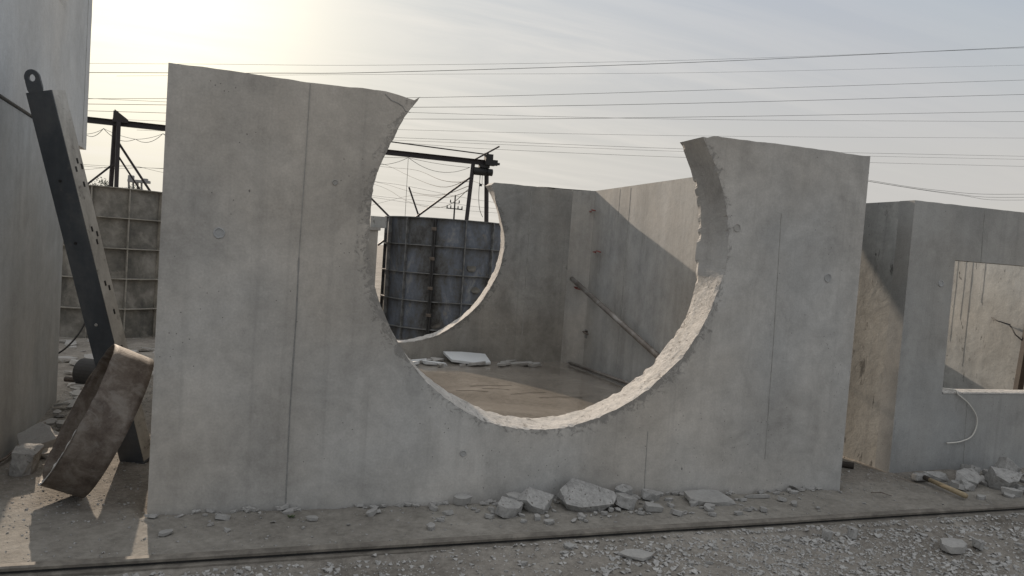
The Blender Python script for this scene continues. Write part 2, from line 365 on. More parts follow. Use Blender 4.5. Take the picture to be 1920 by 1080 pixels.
def chunk_mesh(sx, sy, sz, seed, sides=6, rough=.12, cuts=1):
    """angular fragment: the hull of points scattered near the faces of a flat box, its faces then roughened"""
    rnd = random.Random(seed); bm = bmesh.new()
    for i in range(sides+3):
        a = 2*math.pi*(i+rnd.uniform(-.45, .45))/(sides+3); r = rnd.uniform(.60, 1.06); c_, s_ = math.cos(a), math.sin(a)
        q = max(abs(c_), abs(s_))**.45
        for z in ((0, 1) if rnd.random() < .75 else (rnd.choice((0, 1)),)):
            k = rnd.uniform(.86, 1.04)
            bm.verts.new((c_*r/q*sx/2*k, s_*r/q*sy/2*k, sz*(z+rnd.uniform(-.12, .12))))
    h = bmesh.ops.convex_hull(bm, input=bm.verts[:])
    bmesh.ops.delete(bm, geom=[v for v in bm.verts if not v.link_faces], context='VERTS')
    bmesh.ops.dissolve_limit(bm, angle_limit=R(9), verts=bm.verts[:], edges=bm.edges[:])
    bmesh.ops.triangulate(bm, faces=bm.faces[:])
    for _ in range(cuts):
        bmesh.ops.subdivide_edges(bm, edges=[e for e in bm.edges if e.calc_length() > .25*min(sx, sy)], cuts=1, use_grid_fill=True)
        bmesh.ops.triangulate(bm, faces=bm.faces[:])
    for v in bm.verts:
        q = v.co*22
        v.co += Vector((nz(q.x, q.y, q.z, seed), nz(q.x, q.y, q.z, seed+1), .7*nz(q.x, q.y, q.z, seed+2)))*rough*.28*min(sx, sy, sz*2)
    bmesh.ops.recalc_face_normals(bm, faces=bm.faces[:])
    me = bpy.data.meshes.new('chunk'); bm.to_mesh(me); bm.free(); return me
def front_place(x):
    for a, b_ in ((.45, 'near the left corner of the large chamber'), (1.1, 'by the foot of the long form seam'), (1.75, 'left of the small pale triangular chunk'), (2.5, 'around the left lumps of the rubble row'),
                  (3.05, 'around the largest broken slab'), (3.5, 'below the short form seam'), (4.2, 'beside the flat rounded slab')):
        if x < a: return b_
    return 'near the right corner of the large chamber'
def size_word(s_): return 'tiny' if s_ < .55 else ('small' if s_ < .8 else 'larger')
def put(me, name, loc, rot, mat, label, cat, group=None):
    if not me.materials: me.materials.append(mat)
    o = bpy.data.objects.new(name, me); C.collection.objects.link(o); o.location = loc; o.rotation_euler = rot
    return tag(o, label, cat, group)

# ------------------------------------------------------------------ ground
def gz(x, y):
    """height of the ground"""
    base = 0.0
    if y > 3.2: base -= .11*min(1, (y-3.2)/4)
    if y < -.75: base -= .018+.012*min(1, (-.75-y)/.5)
    if -.16 < y < 0 and -.02 < x < 4.98: base += .026*(1+y/.16)*max(.15, .55+nz(x*2.3, 1, 5)+.6*nz(x*8, 2, 5))
    if .15 < y < .34 and 5.7 < x < 9.5: base += .03*(y-.15)/.18*max(.15, .6+nz(x*2.3, 1, 5))
    inbox = (-.05 < x < 5.0 and -.02 < y < 5.5)
    a = .012 if y > -.66 else .02
    b_ = a*nz(x*1.1, y*1.1, 0)+a*.6*nz(x*3.7, y*3.7, 1)+a*.35*nz(x*11, y*11, 2)
    if abs(x) > 30 or y > 30 or y < -30: b_ += .2*nz(x*.02, y*.02)
    if inbox: b_ = -.03
    if -.75 <= y < 0: b_ *= .5
    return base+b_
def axis(lo, hi, step, far, g=1.35):
    c = list(np.arange(lo, hi+1e-6, step)); s = step*1.5; x = hi
    while x < far: x += s; s *= g; c.append(x)
    s = step*1.5; x = lo
    while x > -far: x -= s; s *= g; c.insert(0, x)
    return c
xs = axis(-3, 8.5, .045, 900); ys = axis(-2.8, 5.5, .045, 900)
vs = [(x, y, gz(x, y)) for y in ys for x in xs]; nx = len(xs)
fs = [(j*nx+i, j*nx+i+1, (j+1)*nx+i+1, (j+1)*nx+i) for j in range(len(ys)-1) for i in range(nx-1)]
g = MB(); g.v = vs; g.f = fs; g.m = [0]*len(fs)
for k_, f in enumerate(fs):
    q = vs[f[0]]
    if -.70 < q[1] < .1 and q[0] < 30 and q[0] > -20: g.m[k_] = 1
tag(g.build('ground', [M['ground'], M['pad']], smooth=True), kind='structure')

# gravel: tens of thousands of small stones nobody could count
def gravel(name, n, area, smin, smax, seed, mat, dens, zoff=0.0):
    rnd = np.random.RandomState(seed)
    ico = np.array([(1,1,1),(1,-1,-1),(-1,1,-1),(-1,-1,1),(1.3,0,.1),(-1.2,.2,0),(.1,1.3,0),(0,-1.25,.1)])*.6
    tri = None
    bm = bmesh.new()
    for q in ico: bm.verts.new(q)
    bmesh.ops.convex_hull(bm, input=bm.verts[:]); bm.verts.ensure_lookup_table()
    base = np.array([v.co for v in bm.verts]); tri = np.array([[v.index for v in f.verts] for f in bm.faces if len(f.verts) == 3]); bm.free()
    V = []; F = []; k = 0; tries = 0
    while len(V) < n and tries < n*12:
        tries += 1
        x = rnd.uniform(area[0], area[1]); y = rnd.uniform(area[2], area[3])
        if rnd.rand() > dens(x, y): continue
        s = smin*(smax/smin)**(rnd.rand()**2.2)
        B = base*(1+rnd.uniform(-.28, .28, base.shape))*np.array([1, rnd.uniform(.6, 1), rnd.uniform(.35, .75)])*s
        a = rnd.uniform(0, 6.28); ca, sa = math.cos(a), math.sin(a)
        B = np.stack([B[:, 0]*ca-B[:, 1]*sa, B[:, 0]*sa+B[:, 1]*ca, B[:, 2]], 1)
        B += (x, y, gz(x, y)+s*.18+zoff); V.append(B); F.append(tri+k); k += len(base)
    V = np.concatenate(V); F = np.concatenate(F)
    me = bpy.data.meshes.new(name); me.from_pydata(V.tolist(), [], F.tolist()); me.materials.append(mat)
    o = bpy.data.objects.new(name, me); C.collection.objects.link(o); return o
def dfront(x, y):
    if y > -.765+.019*x: return 0
    v = .5+.9*nz(x*.9, y*1.6, 3)+.7*nz(x*2.7, y*3, 5)
    v *= min(1, .35+max(0, (x-1.2)*.5))
    if y > -.8: v += .25
    return max(.2, min(1, v))
tag(gravel('gravel', 30000, (-1.2, 7.5, -2.6, -.62), .004, .021, 3, M['stone'], dfront), 'loose grey crushed gravel in front of the rail', 'gravel', kind='stuff')
tag(gravel('pebbles', 1500, (-.8, 7.5, -2.4, -.80), .014, .034, 9, M['stone'], lambda x, y: max(0, min(1, 1.6*nz(x*1.3, y*1.7, 12)+.15*(x > 2)))), 'clusters of larger grey pebbles in the gravel', 'pebbles', kind='stuff')
tag(gravel('concrete_crumbs', 8500, (-1.3, 8, -.68, 5.0), .003, .013, 5, M['rubble'],
    lambda x, y: 0 if (-.02 < x < 4.97 and y > -.01) or (x > 5.74 and y > .3) or (y < -.66+.019*x) else (.75 if y > -.12 else .28)), 'fine concrete crumbs along the foot of the walls', 'crumbs', kind='stuff')

# ------------------------------------------------------------------ rail
rl = empty('ground_rail', 'long worn steel rail lying on the ground in front of the concrete chambers', 'rail', (0, -.715, 0))
def railpart(name, prof, mat):
    mb = MB(); segs = [i*.5 for i in range(-12, 30)]
    n = len(prof)
    for x in segs: mb.v += [(x, y+.006*nz(x*.7, 3)+.019*x, z+.002*nz(x*.9, 8)) for y, z in prof]
    for i in range(len(segs)-1):
        for j in range(n): mb.f.append((i*n+j, i*n+(j+1)%n, (i+1)*n+(j+1)%n, (i+1)*n+j)[::-1]); mb.m.append(0)
    mb.f.append(tuple(range(n))); mb.f.append(tuple(reversed([(len(segs)-1)*n+j for j in range(n)]))); mb.m += [0, 0]
    return mb.build(name, mat, rl)
railpart('rail_head', [(-.024, .022), (-.026, .036), (-.018, .044), (.018, .044), (.026, .036), (.024, .022)], M['rail'])
railpart('rail_web', [(-.008, .006), (-.008, .0218), (.008, .0218), (.008, .006)], M['rib_dark'])
railpart('rail_foot', [(-.045, -.025), (-.045, .001), (-.02, .0058), (.02, .0058), (.045, .001), (.045, -.025)], M['rail'])

# ------------------------------------------------------------------ main chamber
W, D, T, TI, HH, H = 4.9476, 5.0665, .315, .149, .2366, 2.603
ch = empty('concrete_chamber', 'large open precast concrete chamber with round bites cut from its front and back walls', 'concrete chamber')
rf = [(40, 1.296), (27, 1.297), (17, 1.302), (3, 1.303), (-4, 1.300), (-14, 1.277), (-15, 1.275), (-31, 1.264), (-49.5, 1.245), (-67, 1.257), (-92, 1.288), (-111, 1.300), (-131, 1.286), (-147, 1.268), (-180, 1.266), (-191, 1.28), (-204, 1.277), (-215, 1.292), (-222, 1.30)]
rb = [(40, 1.305), (29, 1.290), (20, 1.272), (9, 1.250), (-1, 1.236), (-5, 1.240), (-13, 1.282), (-21, 1.298), (-37, 1.275), (-53, 1.271), (-68, 1.278), (-79, 1.279), (-89, 1.279), (-102, 1.275), (-116, 1.262), (-132, 1.26), (-180, 1.262), (-222, 1.29)]
# rb is fitted where the far edge shows; on the right above -9 deg the hole flares towards the front
rb = [(a, r if not (-8 < a < 16) else r) for a, r in rb]
fw = cut_wall('front_wall', 0, W, 0, T, H, 2.4448, 1.7749, rf, rb, 38.2, -219.5, [M['wall'], M['break'], M['smooth']], ch, 1, calm=True)
rf2 = [(38, 1.335), (27, 1.275), (17, 1.27), (6, 1.29), (-10, 1.276), (-29, 1.25), (-54, 1.258), (-75, 1.305), (-94, 1.333), (-130, 1.32), (-222, 1.30)]
rb2 = [(38, 1.35), (13, 1.335), (-1, 1.318), (-23, 1.276), (-51, 1.280), (-72, 1.304), (-92, 1.345), (-130, 1.33), (-222, 1.30)]
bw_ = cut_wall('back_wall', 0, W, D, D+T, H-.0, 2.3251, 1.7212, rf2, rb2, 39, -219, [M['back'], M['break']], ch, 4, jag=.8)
def prism(name, plan, z0, z1, mat, parent, caps=True):
    mb = MB(); n = len(plan)
    mb.v = [(x, y, z0) for x, y in plan]+[(x, y, z1) for x, y in plan]
    for i in range(n):
        if (i, 'skip') in SK: continue
        mb.f.append((i, (i+1)%n, n+(i+1)%n, n+i)); mb.m.append(0)
    mb.f.append(tuple(range(n, 2*n))); mb.f.append(tuple(reversed(range(n)))); mb.m += [0, 0]
    return mb.build(name, mat, parent)
SK = set()
q = HH
SK = {(0, 'skip'), (4, 'skip')}
prism('side_wall', [(W-TI-q*.3, T), (W, T), (W, D), (W-TI-q, D), (W-TI, D-q), (W-TI, T+q*.3)], -.06, H, M['wall_in'], ch) if False else None
def side(plan, skip, name='side_wall'):
    global SK
    SK = {(i, 'skip') for i in skip}; o = prism(name, plan, -.06, H, M['wall_in'], ch); SK = set(); return o
side([(W-TI-q*.4, T), (W, T), (W, D), (W-TI-q, D), (W-TI, D-q), (W-TI, T+q*.4)], (0, 2))
side([(0, T), (TI+q*.4, T), (TI, T+q*.4), (TI, D-q), (TI+q, D), (0, D)], (0, 4))
fl = MB(); nfx = 60; nfy = 60
for j in range(nfy+1):
    for i in range(nfx+1):
        x = .12+(W-.24)*i/nfx; y = T-.02+(D-T+.04)*j/nfy
        fl.v.append((x, y, .172+.004*nz(x*2, y*2)+.002*nz(x*7, y*7)))
for j in range(nfy):
    for i in range(nfx): a = j*(nfx+1)+i; fl.f.append((a, a+1, a+nfx+2, a+nfx+1)); fl.m.append(0)
fl.build('muddy_floor', M['mud'], ch, True)
# formwork seams: thin uneven fins left by the shutter joints
def seam(pts, w, parent, face='y', at_=0, name='form_seam', mat=None, proud=.003, seed=0):
    mb = MB(); P = []
    for (a, za), (b, zb) in zip(pts, pts[1:]):
        n = max(2, int(abs(math.hypot(b-a, zb-za))/.03))
        for i in range(n): P.append((a+(b-a)*i/n, za+(zb-za)*i/n))
    P.append(pts[-1])
    for i, (a, z) in enumerate(P):
        dx, dz = (P[min(i+1, len(P)-1)][0]-P[max(i-1, 0)][0]), (P[min(i+1, len(P)-1)][1]-P[max(i-1, 0)][1]); l = math.hypot(dx, dz) or 1
        ww = w*(.55+.9*abs(nz(a*9, z*9, 0, seed)))*.5; ox, oz = -dz/l*ww, dx/l*ww
        for s in (-1, 1):
            for pr in (0, proud*(.6+.8*abs(nz(z*13, a*3, 2, seed)))):
                u_, v_ = a+ox*s, z+oz*s
                mb.v.append((u_, at_-pr, v_) if face == 'y' else (at_-pr, u_, v_))
    for i in range(len(P)-1):
        k = i*4
        for f in ((k, k+1, k+5, k+4), (k+1, k+3, k+7, k+5), (k+3, k+2, k+6, k+7)): mb.f.append(f); mb.m.append(0)
    return mb.build(name, mat or M['seam'], parent)
seam([(.777, 2.59), (.775, 2.2), (.768, 1.55)], .006, ch, mat=M['seam_soft'])
seam([(.768, 1.55), (.772, 1.2), (.766, .6), (.772, .0)], .011, ch)
seam([(3.219, .47), (3.222, .25), (3.229, .0)], .006, ch, seed=2, mat=M['seam_soft'])
seam([(4.183, 2.1), (4.21, 1.2), (4.226, .25)], .006, ch, mat=M['seam_soft'], seed=3)
seam([(4.66, 2.5), (4.66, .1)], .006, ch, face='y', mat=M['seam_soft'], seed=9) if False else None
cr = seam([(1.222, 2.59), (1.262, 2.555), (1.30, 2.545), (1.335, 2.528), (1.355, 2.50), (1.385, 2.495)], .007, ch, name='crack', seed=4); cr['label'] = 'dark crack across the broken tip'
def plug(x, z, r, seed, parent=ch, y=0, part=True):
    mb = MB(); n = 22
    ro = [(r*(1+.10*nz(math.cos(a*.285)*2, math.sin(a*.285)*2, 0, seed))) for a in range(n)]
    for rr, yy in ((1.0, -.0005), (.96, -.005), (.80, -.006), (.70, .0-.0015), (0.0, -.0012)):
        for i in range(n): a = 2*math.pi*i/n; mb.v.append((x+ro[i]*rr*math.cos(a), y+yy, z+ro[i]*rr*math.sin(a)))
    for l in range(4):
        for i in range(n): mb.f.append((l*n+i, l*n+(i+1)%n, (l+1)*n+(i+1)%n, (l+1)*n+i)); mb.m.append(0)
    o = mb.build('tie_hole', M['mark'], parent); return o
for k_, (x, z, r) in enumerate([(.313, 1.664, .033), (3.813, 1.965, .03), (4.652, 1.647, .034), (1.873, .333, .022), (.955, 2.02, .018)]): plug(x, z, r, k_)
# red rebar hooks, stub and form seams on the inner face of the right wall
xw = W-TI
for y, z, l in ((4.80, 2.33, .10), (4.55, 1.77, .13)):
    mb = MB(); mb.tube([(xw+.01, y, z), (xw-.05, y, z+.004), (xw-.06, y-.06, z+.002), (xw-.062, y-l-.05, z-.01)], .009, 6); mb.build('rebar_hook', M['redrod'], ch, True)
    mb = MB(); mb.tube([(xw+.01, y+.12, z-.01), (xw-.04, y+.12, z-.01), (xw-.05, y, z-.02)], .008, 6); mb.build('rebar_hook', M['redrod'], ch, True)
mb = MB(); mb.tube([(xw-.06, 4.98, 1.245), (xw-.18, 4.90, 1.255), (xw-.19, 4.82, 1.24), (xw-.09, 4.72, 1.225)], .009, 6); mb.build('rebar_hook', M['redrod'], ch, True)
mb = MB(); mb.tube([(xw+.02, 4.75, .655), (xw-.07, 4.73, .655), (xw-.08, 4.66, .65), (xw-.08, 4.55, .64)], .014, 8); mb.build('lifting_loop', M['rust'], ch, True)
mb = MB(); mb.box((xw-.006, 4.74, .56), (xw+.003, 4.82, .68)); mb.build('blockout', M['seam'], ch)
seam([(3.75, 2.58), (3.75, 1.2), (3.78, .3)], .014, ch, face='x', at_=xw, mat=M['seam_soft'], seed=6)
seam([(4.05, 2.58), (4.05, 2.1)], .006, ch, face='x', at_=xw, mat=M['seam_soft'], seed=7)
seam([(3.95, 2.58), (3.96, .4)], .009, ch, face='y', at_=D, mat=M['seam_soft'], seed=8)

# unseen slab added in the gap between the chambers to shade the window chamber
mb = MB(); pl = [(4.955, 1.0), (5.74, 1.0), (5.74, 1.40), (5.47, 2.64), (5.21, 3.76), (4.97, 4.7)]; n = len(pl)
mb.v = [(x, y, 2.47) for x, y in pl]+[(x, y, 2.555) for x, y in pl]
mb.f = [(i, (i+1)%n, n+(i+1)%n, n+i) for i in range(n)]+[tuple(range(n, 2*n)), tuple(reversed(range(n)))]; mb.m = [0]*len(mb.f)
tag(mb.build('shade_slab', M['flake']), 'unseen slab added high in the gap to cast shade on the window chamber', 'slab')

# things inside the chamber
def obj1(mb, name, mat, label, cat, group=None, smooth=False, loc=None): return tag(mb.build(name, mat, None, smooth, loc), label, cat, group)
obj1(MB().tube([(4.585, 4.93, 1.37), (4.735, 2.5, .60)], .034, 14), 'steel_pipe', M['galv'], 'worn steel pipe leaning along the inside right wall of the chamber', 'pipe', smooth=True)
obj1(MB().tube([(4.60, 4.85, .205), (4.74, 3.0, .215)], .022, 10), 'steel_bar', M['galv'], 'thin steel bar lying along the foot of the right inner wall', 'bar', smooth=True)
mb = MB(); pts = [(2.73, 4.93), (2.80, 4.72), (3.42, 4.66), (3.66, 4.78), (3.60, 5.02), (3.10, 5.04)]
def slab_poly(pts, z0, th, tilt=(0, 0), seed=0):
    cx = sum(q[0] for q in pts)/len(pts); cy = sum(q[1] for q in pts)/len(pts); n = len(pts); b_ = MB()
    for t_ in (0, 1):
        for x, y in pts: b_.v.append((x, y, z0+th*t_+(x-cx)*tilt[0]+(y-cy)*tilt[1]+.004*nz(x*9, y*9, t_, seed)))
    b_.f = [(i, (i+1)%n, n+(i+1)%n, n+i) for i in range(n)]+[tuple(range(n, 2*n)), tuple(reversed(range(n)))]; b_.m = [0]*len(b_.f); return b_
obj1(slab_poly([(2.88, 4.66), (3.24, 4.56), (3.40, 4.62), (3.42, 4.98), (3.1, 5.03), (2.84, 5.0)], .225, .03, (-.02, .16)), 'foam_board', M['foam'], 'white board tilted on rubble beside the wet floor', 'board')
for k_, (x, y, sx, sy, rz) in enumerate([(2.55, 4.68, .22, .10, .4), (2.68, 4.42, .12, .08, .9), (3.52, 4.55, .14, .1, .2), (3.95, 4.72, .15, .1, .5), (2.98, 4.45, .10, .06, .1), (2.45, 4.72, .42, .16, .1), (2.62, 4.55, .36, .14, -.1), (2.33, 4.5, .3, .15, .5), (2.75, 4.85, .3, .2, .9), (3.60, 4.66, .20, .14, .3), (3.83, 4.66, .42, .12, -.25), (4.0, 4.6, .30, .10, .2), (3.2, 4.60, .3, .2, .2), (2.2, 4.8, .4, .2, .2), (3.75, 4.82, .25, .12, .7)]):
    me = chunk_mesh(sx, sy, .035, 100+k_, 6, .1); put(me, 'concrete_flake', (x, y, .185), (random.uniform(-.15, .15), random.uniform(-.12, .12), rz), M['foam'] if k_ in (5, 6, 7) else M['flake'], ('small' if sx < .2 else 'long')+' broken piece in the rubble '+('left' if x < 2.84 else 'right' if x > 3.42 else 'in front')+' of the white board', 'flake', 'broken pieces around the white board')
for k_, (x, y, a, l) in enumerate([(3.0, 3.2, .1, .5), (3.3, 2.8, .25, .45), (3.0, 3.02, -.2, .3), (3.6, 2.6, .05, .5), (2.7, 2.9, -.15, .35)]):
    obj1(MB().tube([(x-l/2*math.cos(a), y-l/2*math.sin(a), .176), (x, y+.02, .178), (x+l/2*math.cos(a), y+l/2*math.sin(a), .176)], .0022, 4), 'straw', M['darkwood'], 'thin dark straw lying on the sunlit wet floor', 'straw', 'straws on the wet floor')

# ------------------------------------------------------------------ stacked chambers at the left
rz = R(4.38)
lo = empty('lower_chamber', 'lower concrete chamber at the left edge, carrying another one', 'concrete chamber', (-1.0, .2, 0), rz)
def lbox(mb, lo_, hi_): return mb.box(lo_, hi_)
# local: +x faces the passage, y runs away from the camera
lw = MB(); lw.box((-.16, 0, -.05), (0, 2.90, 2.405)); o = lw.build('side_wall', M['left'], lo); bevel(o, .006)
lw = MB(); lw.box((-2.4, 2.74, -.05), (-.163, 2.895, 2.40)); lw.build('end_wall', M['left'], lo)
lw = MB(); lw.box((-2.4, .003, -.05), (-.163, .16, 2.41)); lw.build('end_wall', M['left'], lo)
upc = empty('upper_chamber', 'upper concrete chamber with a square opening, overhanging the one below at the left edge', 'concrete chamber', (-1.0, .2, 2.42), rz)
def holed(parent, y0, y1, z0, z1, hy0, hy1, hz0, hz1, x0, x1, mat, name='side_wall'):
    """wall in the yz-plane with a rectangular hole, one mesh"""
    mb = MB(); out = [(y0, z0), (y1, z0), (y1, z1), (y0, z1)]; inn = [(hy0, hz0), (hy1, hz0), (hy1, hz1), (hy0, hz1)]
    for x in (x1, x0): mb.v += [(x, a, b_) for a, b_ in out]+[(x, a, b_) for a, b_ in inn]
    for i in range(4):
        j = (i+1)%4
        mb.f += [(i, j, 4+j, 4+i), (8+j, 8+i, 12+i, 12+j), (8+i, 8+j, j, i), (4+i, 4+j, 12+j, 12+i)]
    mb.m = [0]*len(mb.f); o = mb.build(name, mat, parent)
    bm = bmesh.new(); bm.from_mesh(o.data); bmesh.ops.recalc_face_normals(bm, faces=bm.faces); bm.to_mesh(o.data); bm.free(); return o
# far edge of the upper wall is chipped a little
UW = holed(upc, -.02, 3.86, .0, 2.6, .7, 2.46, 1.04, 2.1, -.16, .015, M['upper'])
mb = MB()
bvz = [i*.06 for i in range(44)]
mb = MB(); nn = len(bvz)
for z in bvz:
    e = 3.866+.006*nz(z*3, 1)+(.02*max(0, nz(z*7, 5)-.2))
    mb.v += [(.015, 3.861, z+.0), (.015, e+.01, z+.0), (-.16, e+.01+.003*nz(z*9, 2), z+.0), (-.16, 3.861, z+.0)]
for i in range(nn-1):
    for j in range(3): mb.f.append((i*4+j, i*4+j+1, i*4+j+5, i*4+j+4)); mb.m.append(0)
mb.f += [(0, 1, 2, 3)]; mb.m += [0]; mb.build('chipped_edge', M['upper'], upc)
mb = MB(); mb.box((-2.4, 3.70, .012), (-.163, 3.855, 2.6)); mb.build('end_wall', M['upper'], upc)
mb = MB(); mb.box((-2.4, 0, .012), (-.163, .16, 2.6)); mb.build('end_wall', M['upper'], upc)
seam([(3.62, .05), (3.62, 2.5)], .01, upc, face='x', at_=.015, mat=M['seam_soft'], seed=11, proud=-.003)

# ------------------------------------------------------------------ right chamber with a window
rc = empty('window_chamber', 'concrete chamber at the right edge with a square window opening and sunlit inside', 'concrete chamber', (5.76, .33, 0))
def wallwin(x0, x1, z0, z1, hx0, hx1, hz0, hz1, y0, y1):
    mb = MB(); inn = [(hx0, hz0), (hx1, hz0), (hx1, hz1), (hx0, hz1)]
    nn = 60
    out = [(x0, z0), (x1, z0)]+[(x1+(x0-x1)*i/nn, z1+.004*nz(i*.7, 3)) for i in range(nn+1)]
    # front ngon with hole: four quads fans built by bridging strips
    bmm = bmesh.new(); rings = []
    for y in (y0, y1):
        ov = [bmm.verts.new((a, y, b_)) for a, b_ in out]; iv = [bmm.verts.new((a, y, b_)) for a, b_ in inn]; rings.append((ov, iv))
        top = ov[2:]; 
        fc = [(ov[0], ov[1], iv[1], iv[0]), (ov[1], ov[2], iv[2], iv[1]), tuple([iv[2]]+top+[iv[3]]), (ov[-1], ov[0], iv[0], iv[3])]
        for f in fc: bmm.faces.new(f)
    (o0, i0), (o1, i1) = rings
    for a, b_ in ((o0, o1), (i0, i1)):
        for i in range(len(a)):
            j = (i+1)%len(a); bmm.faces.new((a[i], a[j], b_[j], b_[i]))
    bmesh.ops.recalc_face_normals(bmm, faces=bmm.faces)
    me = bpy.data.meshes.new('front_wall'); bmm.to_mesh(me); bmm.free(); me.materials.append(M['right'])
    o = bpy.data.objects.new('front_wall', me); C.collection.objects.link(o); o.parent = rc; return o
wallwin(0, 4.0, -.05, 2.352, .505, 1.80, .70, 1.875, 0, .16)
mb = MB(); mb.box((-.004+.004, .1602, -.05), (.15, 3.6, 2.35)); mb.build('side_wall', M['pitted'], rc)
mb = MB(); mb.box((3.52, .1602, -.05), (3.68, 4.6, 2.352)); mb.build('side_wall', M['pitted'], rc)
mb = MB(); mb.box((.153, 3.45, -.05), (3.517, 3.6, .85)); mb.build('back_wall', M['pitted'], rc)
mb = MB(); mb.box((.16, .17, -.02), (3.51, 3.44, .1)); mb.build('floor_slab', M['pad'], rc)
mb = MB(); nn = 40          # mortar bedding on the sill
for i in range(nn+1):
    x = .51+1.28*i/nn
    for y, z in ((-.004-.006*abs(nz(i*.5, 1)), .703), (.0, .716+.006*nz(i*.8, 2)), (.08, .722+.006*nz(i*.9, 4)), (.155, .716)): mb.v.append((x, y, z))
for i in range(nn):
    for j in range(3): mb.f.append((i*4+j, i*4+4+j, i*4+5+j, i*4+j+1)); mb.m.append(0)
mb.build('sill_bed', M['break'], rc)
o = plug(5.76+.37-5.76+.0, 1.665, .030, 9, rc, 0)
seam([(.79, 2.33), (.80, 1.88)], .008, rc, mat=M['seam_soft'], seed=12)
seam([(.80, .68), (.83, .05)], .008, rc, mat=M['seam_soft'], seed=13)
for k_, (y, w_, z0_) in enumerate([(2.62, .004, .9), (2.50, .005, 1.2), (2.40, .006, .6), (2.22, .004, 1.45)]):
    seam([(y, 2.33), (y+.02*nz(k_, 2), 1.6), (y+.01, z0_)], w_, rc, face='x', at_=3.52, seed=20+k_, name='drip_line')
for y, z, y2, z2 in ((2.05, 1.28, 1.75, 1.22), (1.8, 1.22, 1.5, 1.0), (1.62, .84, 1.40, .80)):
    MB().tube([(3.50, y, z), (3.42, (y+y2)/2, (z+z2)/2), (3.45, y2, z2)], .008, 6).build('rebar_hook', M['rubber'], rc, True)
mb = MB(); mb.tube([(-.02+.545+5.76-5.76, -.018, .712), (.545+.10, -.015, .709), (.80, -.012, .614), (.91, -.012, .48), (.885, -.012, .335), (.755, -.012, .278), (.585, -.012, .266)], .006, 6)
# smooth the cable with more points
def smooth_path(pts, n=8):
    pts = [Vector(q) for q in pts]; out = []
    for i in range(len(pts)-1):
        p0 = pts[max(i-1, 0)]; p1 = pts[i]; p2 = pts[i+1]; p3 = pts[min(i+2, len(pts)-1)]
        for k in range(n):
            t_ = k/n; out.append(.5*((2*p1)+(p2-p0)*t_+(2*p0-5*p1+4*p2-p3)*t_*t_+(3*p1-p0-3*p2+p3)*t_**3))
    return out+[pts[-1]]
ofs = Vector((0, .33, 0))
obj1(MB().tube(smooth_path([(6.305, .42, .735), (6.409, .33, .735), (6.43, .315, .70), (6.564, .31, .614), (6.675, .31, .48), (6.644, .31, .335), (6.514, .31, .278), (6.343, .305, .266)]), .006, 6), 'white_cable', M['whitewire'], 'white cable hanging over the sill of the window opening', 'cable', smooth=True)
obj1(MB().bar((9.15, 1.88, .10), (9.24, 1.86, 1.32), .07), 'stand_in_post', M['darkwood'], 'dark post standing in for an opening inside the window chamber', 'timber')  # dark post put in for the darkness of a side wall opening

# ------------------------------------------------------------------ steel prop leaning on the left
pr = empty('steel_prop', 'black steel channel prop leaning on the stacked chambers, with a lifting eye on top', 'prop', (-.25, 1.05, 0))
b0 = Vector((-.255, 1.06, 0.0)); t0 = Vector((-.835, .75, 2.47)); ax = (t0-b0).normalized()
view = (Vector((-.5, .9, 1.3))-m.translation).normalized()
phi = R(36)
side_ = ax.cross(view).normalized()                 # across the picture
if side_.dot(right) < 0: side_ = -side_
depth = side_.cross(ax).normalized()
if depth.dot(fwd) < 0: depth = -depth
wx = (side_*math.cos(phi)-depth*math.sin(phi)).normalized()     # along the dark web, its right edge nearer
fx = (side_*math.sin(phi)+depth*math.cos(phi)).normalized()     # along the flange, away from the camera
MP = Matrix((wx, fx, ax)).transposed().to_4x4(); MP.translation = b0-pr.location
Lp = (t0-b0).length; ww, fw_ = .175, .13
MB().box((-ww/2, 0, 0), (ww/2, .008, Lp), MP).build('web', M['blacksteel'], pr)
MB().box((ww/2-.008, .0082, 0), (ww/2, fw_, Lp), MP).build('flange', M['splash'], pr)
MB().box((-ww/2, .0082, 0), (-ww/2+.008, fw_, Lp), MP).build('flange', M['blacksteel'], pr)
MB().box((-ww/2+.009, .01, Lp-.006), (ww/2-.009, fw_, Lp), MP).build('end_plate', M['blacksteel'], pr)
for s_, off in [(.70, .05), (.705, .11), (.72, .08), (.66, .09), (.545, .06), (.53, .10), (.51, .08), (.40, .06), (.385, .09), (.32, .08), (.22, .07)]:
    z = s_*Lp+.25
    MB().box((ww/2+.0005, off-.008, z), (ww/2+.002, off+.008, z+.035), MP).build('slot', M['rubber'], pr)
for s_ in (.78, .62, .40, .27, .13):
    mb = MB(); c = MP @ Vector((ww*.12*math.sin(s_*40), -.001, s_*Lp)); d_ = -fx
    mb.tube([c, c+d_*.006], [.011, .009], 10); mb.build('bolt', M['torn'] if s_ in (.4, .27) else M['rib_dark'], pr)
# lifting eye: a plate with a hole
mb = MB(); n = 28; ec = Vector((0.0, .004, Lp+.085))
inner = [(.022*math.cos(2*math.pi*i/n), .022*math.sin(2*math.pi*i/n)) for i in range(n)]
outer = []
for i in range(n):
    a = 2*math.pi*i/n; c_, s_ = math.cos(a), math.sin(a)
    if s_ < -.35: r_ = min(.09/abs(s_), .052/abs(c_) if abs(c_) > 1e-6 else 9)
    else: r_ = .052
    outer.append((r_*c_, r_*s_))
for y in (-.006, .006):
    mb.v += [MP @ Vector((ec.x+a-.02, ec.y+y, ec.z+b_)) for a, b_ in outer]+[MP @ Vector((ec.x+a-.02, ec.y+y, ec.z+b_)) for a, b_ in inner]
for i in range(n):
    j = (i+1)%n
    mb.f += [(i, j, n+j, n+i), (2*n+j, 2*n+i, 3*n+i, 3*n+j), (2*n+i, 2*n+j, j, i), (n+i, n+j, 3*n+j, 3*n+i)]
